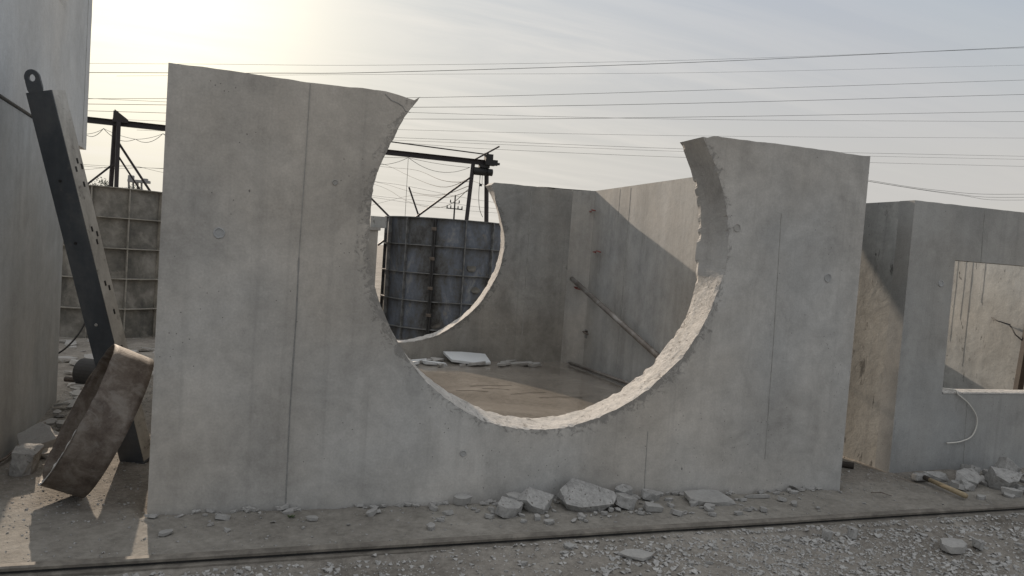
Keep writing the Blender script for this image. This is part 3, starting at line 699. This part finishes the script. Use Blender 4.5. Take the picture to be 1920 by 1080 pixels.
mb.m = [0]*len(mb.f); mb.build('lifting_eye', M['blacksteel'], pr)
MB().box((-ww/2-.02, -.01, -.012), (ww/2+.01, fw_+.01, .0), MP).build('foot_plate', M['blacksteel'], pr)

# ------------------------------------------------------------------ rusty steel ring
Cc = Vector((-.465, .393, .514)); aa = Vector((-.8917, -.197, .4075)).normalized()
rg = empty('steel_ring', 'short wide ring of rusty steel pipe tilted against the corner of the large chamber', 'ring', (Cc.x, Cc.y, 0))
e1 = (Vector((0, 0, 1))-aa*aa.z).normalized(); e2 = aa.cross(e1)
def ringpt(a, r, t_): return Cc-aa*t_+(e1*math.cos(a)+e2*math.sin(a))*r-rg.location
mb = MB(); n = 90; kk = 8
for r_ in (.454, .442):
    for j in range(kk+1):
        for i in range(n):
            a = 2*math.pi*i/n; t_ = .241*j/kk
            if j == 0: t_ += .006*nz(i*.3, 2)+.004*nz(i*1.1, 3)
            mb.v.append(ringpt(a, r_+.003*nz(i*.2, j*.4), t_))
for s_ in (0, 1):
    o_ = s_*(kk+1)*n
    for j in range(kk):
        for i in range(n):
            f = (o_+j*n+i, o_+j*n+(i+1)%n, o_+(j+1)*n+(i+1)%n, o_+(j+1)*n+i); mb.f.append(f if s_ else f[::-1]); mb.m.append(0)
o2 = (kk+1)*n
for i in range(n):
    j = (i+1)%n; mb.f.append((i, j, o2+j, o2+i)); mb.f.append((kk*n+j, kk*n+i, o2+kk*n+i, o2+kk*n+j)); mb.m += [0, 0]
mb.build('ring_shell', M['rust'], rg, True).data.polygons.foreach_set('use_smooth', [True]*len(mb.f))
# torn bright lip on the near rim
mb = MB(); n = 40
for i in range(n+1):
    a = R(105)+R(75)*i/n if False else R(190)+R(80)*i/n
    wdt = .012+.016*abs(nz(i*.35, 4))+.01*abs(nz(i*1.3, 7))
    mb.v += [ringpt(a, .456, -.004), ringpt(a, .456-wdt, -.006-.01*nz(i*.4, 5)), ringpt(a, .454-wdt, .004)]
for i in range(n):
    for j in range(2): mb.f.append((i*3+j, i*3+j+1, i*3+j+4, i*3+j+3)); mb.m.append(0)
mb.build('torn_lip', M['torn'], rg)

# ------------------------------------------------------------------ loose things on the left
obj1(MB().tube([(-1.20, 3.95, .13), (-.93, 3.80, .13)], [.14, .14], 24), 'steel_drum', M['rubber'], 'small dark drum lying on its side behind the leaning prop', 'drum')
obj1(MB().tube([(-1.19, .45, .02), (-1.04, 1.1, .035), (-1.05, 2.05, .05)], .010, 6), 'iron_rod', M['rust'], 'thin rusty rod lying along the foot of the left wall', 'rod', smooth=True)
obj1(MB().tube(smooth_path([(-1.10, 4.5, 1.0), (-1.22, 4.3, .72), (-1.30, 4.2, .50), (-1.42, 4.15, .33), (-1.6, 4.1, .18), (-1.55, 3.9, .02)]), .010, 6), 'black_hose', M['rubber'], 'black hose curving down beside the left chamber', 'hose', smooth=True)
obj1(MB().tube([(-1.38, 4.05, .03), (-.95, 3.9, .03)], .028, 8), 'timber_batten', M['darkwood'], 'dark batten lying in front of the small drum', 'timber')
rnd = random.Random(11)
protos = [chunk_mesh(.24, .17, .030, 200+i, rnd.choice((5, 6, 7)), .10, 1) for i in range(9)]
for i in range(46):
    y = 1.2+3.6*rnd.random()**.9; x0_ = -1.02-.10*(y-1); x = x0_+.07+rnd.random()*.36*(1 if y > 2 else .6); s_ = rnd.uniform(.45, 1.15)
    o = put(protos[i%9], 'concrete_flake', (x, y, gz(x, y)+.004+.035*rnd.random()*(i%3 == 0)), (rnd.uniform(-.2, .2), rnd.uniform(-.2, .2), rnd.random()*6.3), M['flake'], size_word(s_)+' flat flake along the left wall '+('beside the rusty ring' if y < 1.9 else 'behind the rusty ring' if y < 3.1 else 'near the small dark drum'), 'flake', 'concrete flakes along the left wall')
    o.scale = (s_, s_, s_)
me = chunk_mesh(.20, .22, .17, 231, 7, .16, 2); put(me, 'concrete_lump', (-.875, .88, -.01), (.05, .1, .4), M['rubble'], 'rounded concrete lump between the left wall and the rusty ring', 'rubble')  # lump enlarged so that it shades the ground beside it

me = chunk_mesh(.30, .26, .05, 232, 7, .1, 2); put(me, 'concrete_chunk', (-.90, 1.30, .10), (.5, -.35, .3), M['flake'], 'added slab on the flakes, shading the ground by the left wall', 'rubble')  # slab added to the flake heap to narrow the sunlit ground
me = chunk_mesh(.26, .2, .12, 233, 7, .12, 2); put(me, 'concrete_chunk', (-.95, 1.42, .0), (.1, .1, 1.3), M['rubble'], 'rough block added under the shading slab by the left wall', 'rubble')  # block added with the slab, also to shade the ground
# ------------------------------------------------------------------ rubble at the foot of the front wall
big = [  # x, y, size x, y, z, rot, label, material
 (2.72, -.17, .52, .30, .055, (.48, .04, -.16), 'largest broken slab leaning on rubble at the foot of the front wall', 'rubble'),
 (2.34, -.17, .27, .22, .06, (.55, -.1, .25), 'pale wedge of broken concrete left of the largest slab', 'rubble'),
 (2.13, -.24, .27, .17, .07, (.15, .16, .1), 'rough dark lump lying furthest left in the row of rubble', 'rubble'),
 (3.64, -.17, .38, .28, .03, (.14, .04, -.25), 'flat rounded slab lying alone to the right of the rubble row', 'flake'),
 (1.88, -.05, .16, .08, .05, (.3, 0, .1), 'small pale triangular chunk touching the front wall', 'flake'),
 (2.96, -.22, .20, .16, .07, (.2, .2, .9), 'dark lump tucked under the right end of the largest slab', 'rubble'),
 (3.03, -.06, .16, .10, .07, (.2, 0, .2), 'block standing against the wall right of the largest slab', 'rubble'),
 (3.13, -.30, .16, .11, .035, (.1, .1, -.3), 'small flat piece right of the largest slab near the rail', 'flake'),
 (3.22, -.10, .15, .09, .05, (.15, .2, .1), 'small block against the wall below the short seam', 'rubble'),
 (2.20, -.10, .15, .10, .07, (.2, 0, .7), 'small block behind the rough dark lump', 'flake'),
 (.92, -.20, .11, .07, .018, (0, .1, .1), 'thin oval flake on the strip left of the long seam foot', 'flake'),
 (4.10, -.12, .22, .06, .02, (.05, 0, -.15), 'long thin flake right of the rounded slab', 'flake'),
 (.14, -.33, .09, .06, .018, (0, 0, .2), 'small flake near the left corner of the chamber', 'flake')]
for k_, (x, y, sx, sy, sz, rt, lb, mk) in enumerate(big):
    me = chunk_mesh(sx, sy, sz, 300+k_, 7 if k_ != 3 else 11, .13, 2); put(me, 'concrete_chunk', (x, y, gz(x, y)+.005+.25*sy*abs(math.sin(rt[0]))), rt, M[mk], lb, 'rubble')
pr2 = [chunk_mesh(.11, .08, .028, 400+i, rnd.choice((5, 6, 7)), .14, 1) for i in range(10)]
for i in range(150):
    x = rnd.choice((rnd.gauss(2.6, .45), rnd.gauss(2.7, .55), rnd.gauss(3.1, .5), rnd.uniform(.1, 4.9))); y = -.02-rnd.random()**1.5*.42
    if not (.05 < x < 5.0): continue
    s_ = .25+.75*rnd.random()**2
    o = put(pr2[i%10], 'concrete_flake', (x, y, gz(x, y)+.002), (rnd.uniform(-.25, .25), rnd.uniform(-.25, .25), rnd.random()*6.3), M['flake'], size_word(s_)+' concrete flake on the dusty strip '+front_place(x), 'flake', 'concrete flakes before the front wall'); o.scale = (s_, s_*rnd.uniform(.6, 1), s_)
for i in range(90):
    x = rnd.uniform(.02, 4.93); y = -.012-rnd.random()**2*.07; s_ = rnd.uniform(.25, .8)
    o = put(pr2[i%10], 'concrete_flake', (x, y, gz(x, y)+.002), (rnd.uniform(-.4, .4), rnd.uniform(-.3, .3), rnd.gauss(0, .5)), M['flake'], size_word(s_)+' flake touching the front wall '+front_place(x), 'flake', 'flakes along the foot of the front wall'); o.scale = (s_, s_*.6, s_*.8)
# right side rubble
big2 = [(6.50, -.10, .30, .22, .12, (.5, .1, -.3), 'rounded pale lump at the foot of the window chamber near the right edge', 'rubble'),
 (6.22, -.02, .26, .20, .07, (.5, -.15, .2), 'dark tilted slab left of the pale lump', 'rubble'), (6.05, .12, .30, .12, .05, (.3, .1, .05), 'long slab against the foot of the window chamber', 'rubble'),
 (6.42, .12, .2, .16, .09, (.2, .3, .9), 'block wedged behind the pale lump', 'rubble'), (6.70, .05, .22, .2, .16, (.2, .5, .4), 'upright broken block cut by the right edge of the picture', 'rubble'),
 (6.35, -.30, .20, .12, .05, (.1, .1, -.4), 'flat piece between the pale lump and the rail', 'flake'), (6.58, -.32, .22, .12, .045, (.15, 0, .2), 'flat piece closest to the rail at the right edge', 'flake'),
 (6.86, -.15, .25, .2, .10, (.3, .1, .4), 'broken piece just beyond the right edge rubble', 'rubble'),
 (6.10, -.12, .18, .14, .05, (.2, .2, .3), 'small slab above the hammer handle', 'rubble'),
 (4.82, -1.13, .24, .16, .045, (.1, .05, .2), 'flat pale chunk lying in the gravel at the lower right', 'flake'),
 (5.02, -1.15, .16, .10, .05, (.1, .2, .6), 'small chunk beside the flat one in the gravel', 'rubble'),
 (2.70, -.93, .24, .15, .02, (.02, .03, -.3), 'low flat slab half buried in the gravel', 'flake'),
 (4.3, -.84, .11, .09, .06, (.1, .1, .6), 'grey stone in front of the rail below the chamber corner', 'rubble'),
 (4.12, -.83, .09, .07, .05, (.1, .1, 1.6), 'smaller stone beside the grey one in front of the rail', 'rubble')]
for k_, (x, y, sx, sy, sz, rt, lb, mk) in enumerate(big2):
    me = chunk_mesh(sx, sy, sz, 500+k_, 7, .15, 2); put(me, 'concrete_chunk', (x, y, gz(x, y)+.003+.25*sy*abs(math.sin(rt[0]))), rt, M[mk], lb, 'rubble')
pr3 = [chunk_mesh(.07, .05, .025, 600+i, 6, .16, 1) for i in range(8)]
for i in range(110):
    x = rnd.uniform(.9, 6.6); y = -.80-rnd.random()*1.2; s_ = rnd.uniform(.3, 1.0)
    if rnd.random() > .25+max(0, .9*nz(x*1.1, y*1.3, 9))+.15*(x > 3): continue
    o = put(pr3[i%8], 'loose_stone', (x, y, gz(x, y)-.001), (rnd.uniform(-.3, .3), rnd.uniform(-.3, .3), rnd.random()*6.3), M['rubble'], size_word(s_)+' loose stone in the gravel '+('left of the half buried slab' if x < 2.5 else 'between the half buried slab and the grey stone' if x < 4 else 'right of the grey stone by the rail'), 'stone', 'loose stones in the gravel'); o.scale = (s_, s_, s_)
for i in range(34):
    x = rnd.uniform(5.95, 7.2); y = rnd.uniform(-.38, .28); s_ = rnd.uniform(.5, 1.4)
    o = put(pr2[i%10], 'concrete_flake', (x, y, gz(x, y)+.002), (rnd.uniform(-.3, .3), rnd.uniform(-.3, .3), rnd.random()*6.3), M['flake'], size_word(s_*.8)+' flake at the foot of the window chamber '+('beside the hammer' if x < 6.2 else 'around the rounded pale lump' if x < 6.65 else 'at the right edge'), 'flake', 'flakes at the foot of the window chamber'); o.scale = (s_, s_, s_)
# hammer
hm = empty('sledge_hammer', 'dusty hammer with a pale wooden handle lying by the window chamber', 'hammer', (5.85, 0, .0))
MB().tube([(.02, .07, .045), (0, -.12, .04), (-.01, -.35, .03)], [.017, .019, .021], 12).build('handle', M['timber'], hm, True)
o = MB().box((-.06, .07, .012), (.075, .13, .07)).build('hammer_head', M['rubble'], hm); bevel(o, .012, 2)
MB().tube([(.021, .069, .045), (.014, .01, .043)], [.021, .021], 10).build('grip_wrap', M['darkwood'], hm, True)
obj1(MB().tube([(5.10, .78, .035), (5.50, .46, .035)], .028, 12), 'pipe_offcut', M['darkwood'], 'dark round offcut sticking out from behind the chamber corner', 'pipe')
obj1(MB().tube([(5.12, -.14, .01), (5.16, -.20, .03), (5.24, -.22, .008)], .005, 5), 'bent_wire', M['rust'], 'short bent rusty wire on the shaded dust by the rail', 'wire')
# small weed
wd = empty('weed', 'tiny green weed growing at the foot of the long seam', 'weed', (.80, -.15, 0))
mb = MB()
for i in range(14):
    a = rnd.random()*6.28; l = rnd.uniform(.012, .028); p0 = Vector((rnd.uniform(-.01, .01), rnd.uniform(-.01, .01), .004)); d_ = Vector((math.cos(a), math.sin(a), rnd.uniform(.4, 1.4))).normalized(); s_ = d_.cross(Vector((0, 0, 1))).normalized()*l*.3
    mb.add([p0, p0+d_*l*.5+s_, p0+d_*l, p0+d_*l*.5-s_], [(0, 1, 2, 3)])
mb.build('leaves', M['leaf'], wd)

# ------------------------------------------------------------------ steel moulds behind
def mould(name, label, cx, cy, r, z0, rows, rh, nrib, a0, skin, rib, seamk=None):
    e = empty(name, label, 'steel mould', (cx, cy, z0)); h = rows*rh
    mb = MB(); n = 112
    for r_ in (r-.07, r-.076):
        for z in (0, h): mb.v += [(r_*math.cos(2*math.pi*i/n), r_*math.sin(2*math.pi*i/n), z) for i in range(n)]
    for i in range(n):
        j = (i+1)%n; mb.f += [(i, j, n+j, n+i), (2*n+j, 2*n+i, 3*n+i, 3*n+j), (n+i, n+j, 3*n+j, 3*n+i)]
    mb.m = [0]*len(mb.f); s = mb.build('shell', skin, e)
    me = None
    for k in range(rows+1):
        z = k*rh-(.01 if k == rows else 0)
        if me is None:
            b_ = MB(); th = .014
            for r_, zz in ((r-.069, 0), (r, 0), (r, th), (r-.069, th)): b_.v += [(r_*math.cos(2*math.pi*i/n), r_*math.sin(2*math.pi*i/n), zz) for i in range(n)]
            for l in range(4):
                for i in range(n): j = (i+1)%n; b_.f.append((l*n+i, l*n+j, ((l+1)%4)*n+j, ((l+1)%4)*n+i))
            b_.m = [0]*len(b_.f); o = b_.build('ring_rib', rib, e); me = o.data
        else:
            o = bpy.data.objects.new('ring_rib', me); C.collection.objects.link(o); o.parent = e
        o.location = (0, 0, z)
    vm = None
    for k in range(nrib):
        a = a0+2*math.pi*k/nrib
        sk_ = seamk is not None and k in seamk
        for q_ in range(rows):
            if sk_: break
            if vm is None:
                b_ = MB(); b_.box((r-.0688, -.008, .0145), (r-.008, .008, rh-.003)); o = b_.build('upright_rib', rib, e); vm = o.data
            else:
                o = bpy.data.objects.new('upright_rib', vm); C.collection.objects.link(o); o.parent = e
            o.location = (0, 0, q_*rh); o.rotation_euler = (0, 0, a)
        if sk_:
            b_ = MB(); b_.box((r-.0688, -.03, .0), (r+.02, -.004, h-.02)); b_.box((r-.0688, .004, .0), (r+.02, .03, h-.02))
            o = b_.build('bolted_flange', M['rib_dark'], e); o.rotation_euler = (0, 0, a)
    return e
ca = ca0 = math.atan2(-4.6659-10.03, .6259-3.98)
bmld = mould('blue_mould', 'round blue steel mould with a rib grid, seen through the round openings', 3.98, 10.03, 1.325, -.39, 5, .52, 14, ca-R(13), M['mould_blue'], M['rib_blue'], (0,))
ca = math.atan2(-4.6659-9.3, .6259+2.06)
mould('grey_mould', 'round cement grey steel mould with a grid of ribs behind the leaning prop', -2.06, 9.35, 1.19, -.125, 5, .475, 14, ca+R(14), M['mould_grey'], M['rib_grey'])
for k_, (da, zl, w_, h_) in enumerate([(20, 1.70, .16, .22), (25, 1.30, .14, .26)]):
    me = chunk_mesh(w_, h_, .03, 700+k_, 9, .5, 2); me.materials.append(M['mould_grey']); a = ca0+R(da)
    o = bpy.data.objects.new('concrete_residue', me); C.collection.objects.link(o); o.parent = bmld
    o.matrix_local = Matrix.Translation((math.cos(a)*1.252, math.sin(a)*1.252, zl)) @ Matrix.Rotation(a, 4, 'Z') @ Matrix.Rotation(R(90), 4, 'Y')
for zl in (.3, .8, 1.3, 1.85, 2.4):
    o = MB().box((1.335, -.045, -.03), (1.365, .045, .03)).build('clamp', M['rust'], bmld); o.rotation_euler = (0, 0, ca0-R(13)); o.location = (0, 0, zl)
# low precast piece beside the blue mould
lp = empty('small_chamber', 'plain grey concrete block standing left of the blue mould', 'concrete block', (1.6, 9.45, -.15))
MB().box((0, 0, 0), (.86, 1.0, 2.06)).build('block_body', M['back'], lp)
MB().box((-.01, -.03, 2.063), (.90, 1.03, 2.12)).build('coping', M['right'], lp)
MB().box((.72, .1, 2.123), (1.02, .5, 2.33)).build('top_block', M['pitted'], lp)
# rubble in the yard behind
for i in range(60):
    x = rnd.uniform(-2.4, -.2); y = rnd.uniform(4.2, 8.2); s_ = rnd.uniform(.5, 1.6)
    o = put(protos[i%9], 'concrete_flake', (x, y, gz(x, y)+.002), (rnd.uniform(-.2, .2), rnd.uniform(-.2, .2), rnd.random()*6.3), M['flake'], size_word(s_*.7)+' concrete flake on the yard ground '+('close to the grey mould' if y > 6.3 else 'between the small drum and the grey mould'), 'flake', 'concrete flakes in the yard behind'); o.scale = (s_, s_, s_)

# ------------------------------------------------------------------ gantry with hoist
ga = empty('gantry', 'dark steel gantry with a long beam on slanted posts behind the chambers', 'gantry', (0, 25, 0))
bz = 5.28
bm_ = MB()
for lo_, hi_ in (((-14, -.10, bz+.085), (9.05, .10, bz+.10)), ((-14, -.10, bz-.10), (9.05, .10, bz-.085)), ((-14, -.008, bz-.0848), (9.05, .008, bz+.0848))): bm_.box(lo_, hi_)
bm_.build('beam', M['gantry'], ga)
def bars(name, lst, parent=ga, mat=None):
    for a, b_, w_ in lst: MB().bar(a, b_, w_).build(name, mat or M['gantry'], parent)
bars('post', [((-5.0, .15, 5.72), (-5.2, .6, -.1), .13), ((-4.84, -.15, 5.3), (-4.74, -.5, -.1), .13), ((8.13, -.1, 5.18), (7.76, -.5, -.1), .12), ((8.72, .1, 5.7), (9.22, .5, -.1), .13)])
bars('brace', [((-4.93, .1, 4.7), (-3.3, 0, 2.3), .075), ((-4.84, -.1, 4.15), (-2.7, 0, .9), .06), ((-4.82, 0, 3.98), (-6.9, 0, 1.9), .06), ((8.06, -.1, 4.62), (4.5, 0, 1.6), .075), ((5.62, .2, 4.01), (6.8, .2, 1.2), .06), ((3.9, .2, 3.65), (5.9, .2, 1.9), .07), ((8.2, -.12, 5.36), (9.24, .1, 6.02), .06)])
MB().add([(-5.06, -.06, 5.30), (-4.99, -.06, 5.74), (-4.55, -.06, 5.42), (-4.55, -.06, 5.30), (-5.06, -.11, 5.30), (-4.99, -.11, 5.74), (-4.55, -.11, 5.42), (-4.55, -.11, 5.30)], [(0, 1, 2, 3), (7, 6, 5, 4), (0, 4, 5, 1), (1, 5, 6, 2), (2, 6, 7, 3), (3, 7, 4, 0)]).build('gusset', M['gantry'], ga)
MB().tube([(-1, .3, 5.86), (4.9, .3, 5.74), (8.9, .3, 5.66)], .025, 6).build('guide_cable', M['gantry'], ga)
def loop(a, b_, sag, n=12): return [(a[0]+(b_[0]-a[0])*i/n, a[1]+(b_[1]-a[1])*i/n, a[2]+(b_[2]-a[2])*i/n-sag*4*(i/n)*(1-i/n)) for i in range(n+1)]
xl = -7.0; anchors = [(-7.0, 4.95), (-5.96, 4.80), (-5.38, 5.06), (-4.34, 4.80), (-3.45, 5.10), (-2.0, 4.95), (.5, 5.1), (3.2, 5.1), (5.52, 5.18), (8.08, 5.05)]
for k_, (a, b_) in enumerate(zip(anchors, anchors[1:])):
    MB().tube(loop((a[0], .2, a[1]), (b_[0], .2, b_[1]), .12+.10*(b_[0]-a[0])), .011, 4).build('festoon_cable', M['wire'], ga)
    MB().tube(loop((a[0], .25, a[1]), (b_[0], .25, b_[1]), .05), .009, 4).build('festoon_cable', M['wire'], ga)
MB().tube([(5.52, .2, 5.18), (5.55, .2, 1.8)], .01, 4).build('hanging_cable', M['wire'], ga)
ho = empty('hoist', 'dark electric hoist with twin drums hanging at the end of the gantry beam', 'hoist', (8.5, 24.95, 4.9))
MB().tube([(-.36, 0, 0), (-.33, 0, 0), (.20, 0, 0)], [.13, .16, .16], 16).build('drum', M['hoist'], ho, True)
MB().tube([(.202, 0, 0), (.28, 0, 0), (.47, 0, 0)], [.11, .145, .145], 16).build('motor', M['hoist'], ho, True)
MB().box((-.1, -.12, .162), (.32, .12, .275)).build('trolley_frame', M['hoist'], ho)
MB().box((.10, -.22, .278), (.62, -.105, .50)).build('control_box', M['hoist'], ho)
MB().tube([(.3, -.15, .35), (.72, -.15, .36)], .05, 8).build('travel_motor', M['hoist'], ho)
MB().box((.12, -.2, .503), (.42, .15, .72)).build('upper_bracket', M['hoist'], ho)
for x in (-.04, .06): MB().tube([(x, 0, -.15), (x+.01, 0, -.45), (x+.03, 0, -.5)], .009, 5).build('rope', M['wire'], ho)
MB().tube(smooth_path([(-.02, .02, -.15), (-.03, .02, -.9), (.04, .02, -1.5), (.2, .02, -1.85)]), .012, 5).build('control_cable', M['wire'], ho)
MB().box((-.03, -.03, -.60), (.07, .03, -.5)).build('hook_block', M['hoist'], ho)

# ------------------------------------------------------------------ overhead lines
WI = {
'A':[(-11.64,52,11.71),(-0.57,52,13.22),(8.49,52,14.57),(34.68,52,19.09),(70.77,52,25.77)],
'B':[(-6.73,60,14.73),(9.56,60,16.97),(39.47,60,21.76),(80.69,60,29.06)],
'C':[(12.72,62,17.05),(40.79,62,21.12),(83.44,62,27.95)],
'D':[(-12.26,55,10.42),(10.93,55,13.51),(36.72,55,17.52),(74.95,55,23.66)],
'E':[(-11.59,52,9.63),(10.26,52,12.17),(35.0,52,15.65),(71.41,52,21.15)],
'F':[(-12.65,57,9.84),(10.51,57,12.06),(38.16,57,15.61),(77.91,57,21.05)],
'G':[(-16,70,12.6),(13.08,70,14.95),(46.1,70,18.26),(94.38,70,23.82)],
'H':[(-15.86,72,11.15),(12.16,72,13.42),(47.49,72,16.81),(97.2,72,22.21)],
'I':[(12.38,75,13.01),(46.42,75,15.54),(69.93,75,17.63),(101.33,75,20.48)],
'J':[(12.4,75,12.73),(46.45,75,15.23),(75.1,75,17.7),(101.39,75,20.04)],
'K':[(12.57,78,12.88),(24.18,78,13.39),(48.24,78,15.02),(78.01,78,17.44),(105.33,78,19.72)],
'L':[(36,40,9.6),(40.63,40,8.95),(42.1,40,8.86),(48.73,40,8.73),(57.5,40,9.24),(85,40,12.5)],
'L2':[(36,40.5,9.7),(41.09,40.5,9.0),(42.57,40.5,8.86),(50.35,40.5,8.7),(58.17,40.5,9.07),(85,40.5,12.2)],
'L3':[(36,41,9.7),(41.54,41,9.05),(43.54,41,8.91),(52.01,41,8.71),(58.84,41,8.93),(85,41,12.0)],
'M':[(-24,85,7.9),(-18.71,85,7.68),(-15.14,85,7.82),(-11.21,85,8.22),(11.4,85,9.3)],
'N1':[(-24,85,7.9),(-18.72,85,7.85),(-11.74,85,8.16),(11.35,85,8.98),(26.65,85,7.79),(60,85,7)],
'N2':[(-23,86,7.2),(-19.17,86,7.38),(-15.06,86,8.26),(-11.32,86,7.82),(-4,86,7.4)],
'O1':[(0,88,11.9),(11.59,88,11.17),(13.5,70,9.3),(9.6,38,5.6),(8.1,25,4.45)],
'O2':[(2,90,13.4),(12.13,90,11.87),(12.6,66,8.2),(9.6,38,5.2),(8.1,25,4.62)],
'O3':[(0,90,10.5),(11.95,90,9.39),(12.0,64,6.7),(9.4,38,4.7),(8.1,25,4.3)],
'O4':[(0,92,11),(12.2,92,9.22),(12.3,66,5.9),(9.6,38,4.0),(8.1,25,4.2)],
'O5':[(0,92,8.2),(12.3,92,7.73),(22.82,92,7.62),(29.5,92,7.48),(60,92,7.8)],
'O6':[(0,94,8.5),(12.55,94,7.64),(23.33,94,7.03),(30.14,94,7.01),(60,94,7.2)],
'O7':[(8,94,5),(15.69,94,7.78),(14,70,6.8),(9.8,38,4.6),(8.1,25,4.1)]}
LB = {'A': 'dark topmost long overhead line crossing the whole sky', 'B': 'faint overhead line just above the dark topmost one', 'C': 'faint overhead line third from the top at the right', 'D': 'overhead line fourth from the top at the right edge of the sky',
 'E': 'overhead line fifth from the top at the right edge of the sky', 'F': 'overhead line sixth from the top at the right edge of the sky', 'G': 'overhead line crossing the sixth one in mid sky', 'H': 'faint level overhead line between hoist and mid sky lines',
 'I': 'upper of three thin lines meeting the right top corner of the chamber', 'J': 'middle of three thin lines meeting the right top corner of the chamber', 'K': 'lowest of three thin lines meeting the right top corner of the chamber'}
rad = {'A': .026, 'B': .014, 'C': .013, 'D': .020, 'E': .022, 'F': .021, 'G': .020, 'H': .017, 'I': .021, 'J': .018, 'K': .021, 'L': .016, 'L2': .015, 'L3': .014}
for k_, pts in WI.items():
    a = Vector(pts[0]); b_ = Vector(pts[1]); c_ = Vector(pts[-2]); d_ = Vector(pts[-1])
    full = ([a-(b_-a).normalized()*25]+[Vector(q_) for q_ in pts]+[d_+(d_-c_).normalized()*60]) if k_ in 'ABCDEFGHIJK' else [Vector(q_) for q_ in pts]
    if k_ in LB: lb, grp = LB[k_], 'overhead lines across the sky'
    elif k_[0] == 'L': lb, grp = 'sagging thin cable leaving the right side of the chamber above the window chamber', 'sagging cables at the right'
    else: lb, grp = 'faint far cable sagging behind the gantry', 'far cables behind the gantry'
    obj1(MB().tube(smooth_path(full, 6), rad.get(k_, .020)*.78, 5), 'overhead_line', M['wire'], lb, 'cable', grp)
# cable drawn over the back wall
obj1(MB().tube(smooth_path([(8.15, 25, 4.5), (7.0, 18, 3.7), (5.2, 9, 2.95), (4.2, 5.35, 2.63), (4.5, 5.2, 2.62), (4.85, 5.1, 2.62)]), .007, 5), 'slack_cable', M['wire'], 'dark slack cable lying along the top of the back wall', 'cable')

# ------------------------------------------------------------------ far things
up_ = empty('utility_pole', 'thin distant utility pole with two crossarms beyond the blue mould', 'utility pole', (25.6, 103, 0))
MB().tube([(0, 0, -.5), (-.03, 0, 9.6)], [.17, .10], 8).build('pole', M['wire'], up_)
MB().box((-1.25, -.06, 7.5), (1.2, .06, 7.64)).build('crossarm', M['wire'], up_)
MB().box((-.75, -.06, 8.4), (.65, .06, 8.47)).build('crossarm', M['wire'], up_)
for x, z in ((-1.15, 7.64), (-.6, 7.64), (.5, 7.64), (1.1, 7.64), (-.7, 8.47), (.62, 8.47)): MB().tube([(x, 0, z+.002), (x, 0, z+.4)], [.1, .06], 6).build('insulator', M['wire'], up_)
for x, z_, lb in ((36, 9.9, 'nearer pole behind the large chamber carrying the sagging cables'), (85, 12.8, 'pole beyond the right edge carrying the sagging cables')):
    q_ = empty('utility_pole', lb, 'utility pole', (x, 40.5, 0))
    MB().tube([(0, 0, -.5), (0, 0, z_)], [.15, .10], 8).build('pole', M['wire'], q_)
    MB().box((-.05, -.8, z_-.35), (.05, .8, z_-.25)).build('crossarm', M['wire'], q_)
tw = empty('lift_tower', 'haze-toned distant tower of slanted columns under a flat top, behind the grey mould', 'tower', (-26.2, 160, 0))
for x in (-.9, -.1, .7, 1.4): MB().bar((x, 0, 0), (x-.5, 0, 10.4), .32).build('column', M['tower'], tw)
MB().box((-1.5, -1, 10.4), (2.4, 1, 10.9)).build('platform', M['tower'], tw)
MB().box((-1.5, -.6, 10.903), (-.5, .6, 11.7)).build('cabin', M['tower'], tw)
MB().box((1.1, -.6, 10.903), (2.0, .6, 11.3)).build('cabin', M['tower'], tw)
for (x, y, h, r_, lb) in [(-19.6, 96, 7.0, 1.5, 'thin crowned distant tree left of the gantry posts'), (-16.6, 99, 6.7, 1.9, 'low distant tree right of the gantry posts')]:
    tr = empty('far_tree', lb, 'tree', (x, y, 0))
    t_ = MB(); t_.tube([(0, 0, -.3), (.1, 0, h*.5), (.05, 0, h*.85)], [.16, .11, .04], 7)
    for i in range(14):
        a = rnd.random()*6.28; z = h*rnd.uniform(.4, .75); t_.tube([(.08, 0, z), (math.cos(a)*r_*.8, math.sin(a)*r_*.8, min(h, z+h*.22))], [.04, .012], 4)
    t_.build('trunk', M['bark'], tr)
    mb = MB()
    for i in range(1500):
        a = rnd.random()*6.28; rr = r_*math.sqrt(rnd.random()); z = h*.62+(h*.42)*rnd.random()**1.2*(1-.55*(rr/r_)**2)
        if nz(math.cos(a)*rr*1.1, math.sin(a)*rr*1.1, z*1.1, 3) < -.12: continue
        c = Vector((math.cos(a)*rr, math.sin(a)*rr, z)); d_ = Vector((rnd.uniform(-1, 1), rnd.uniform(-1, 1), rnd.uniform(-1, 1))).normalized()*.13; e_ = d_.orthogonal().normalized()*.06
        mb.add([c-d_, c+e_, c+d_, c-e_], [(0, 1, 2, 3)])
    mb.build('crown', M['leaf_far'], tr)
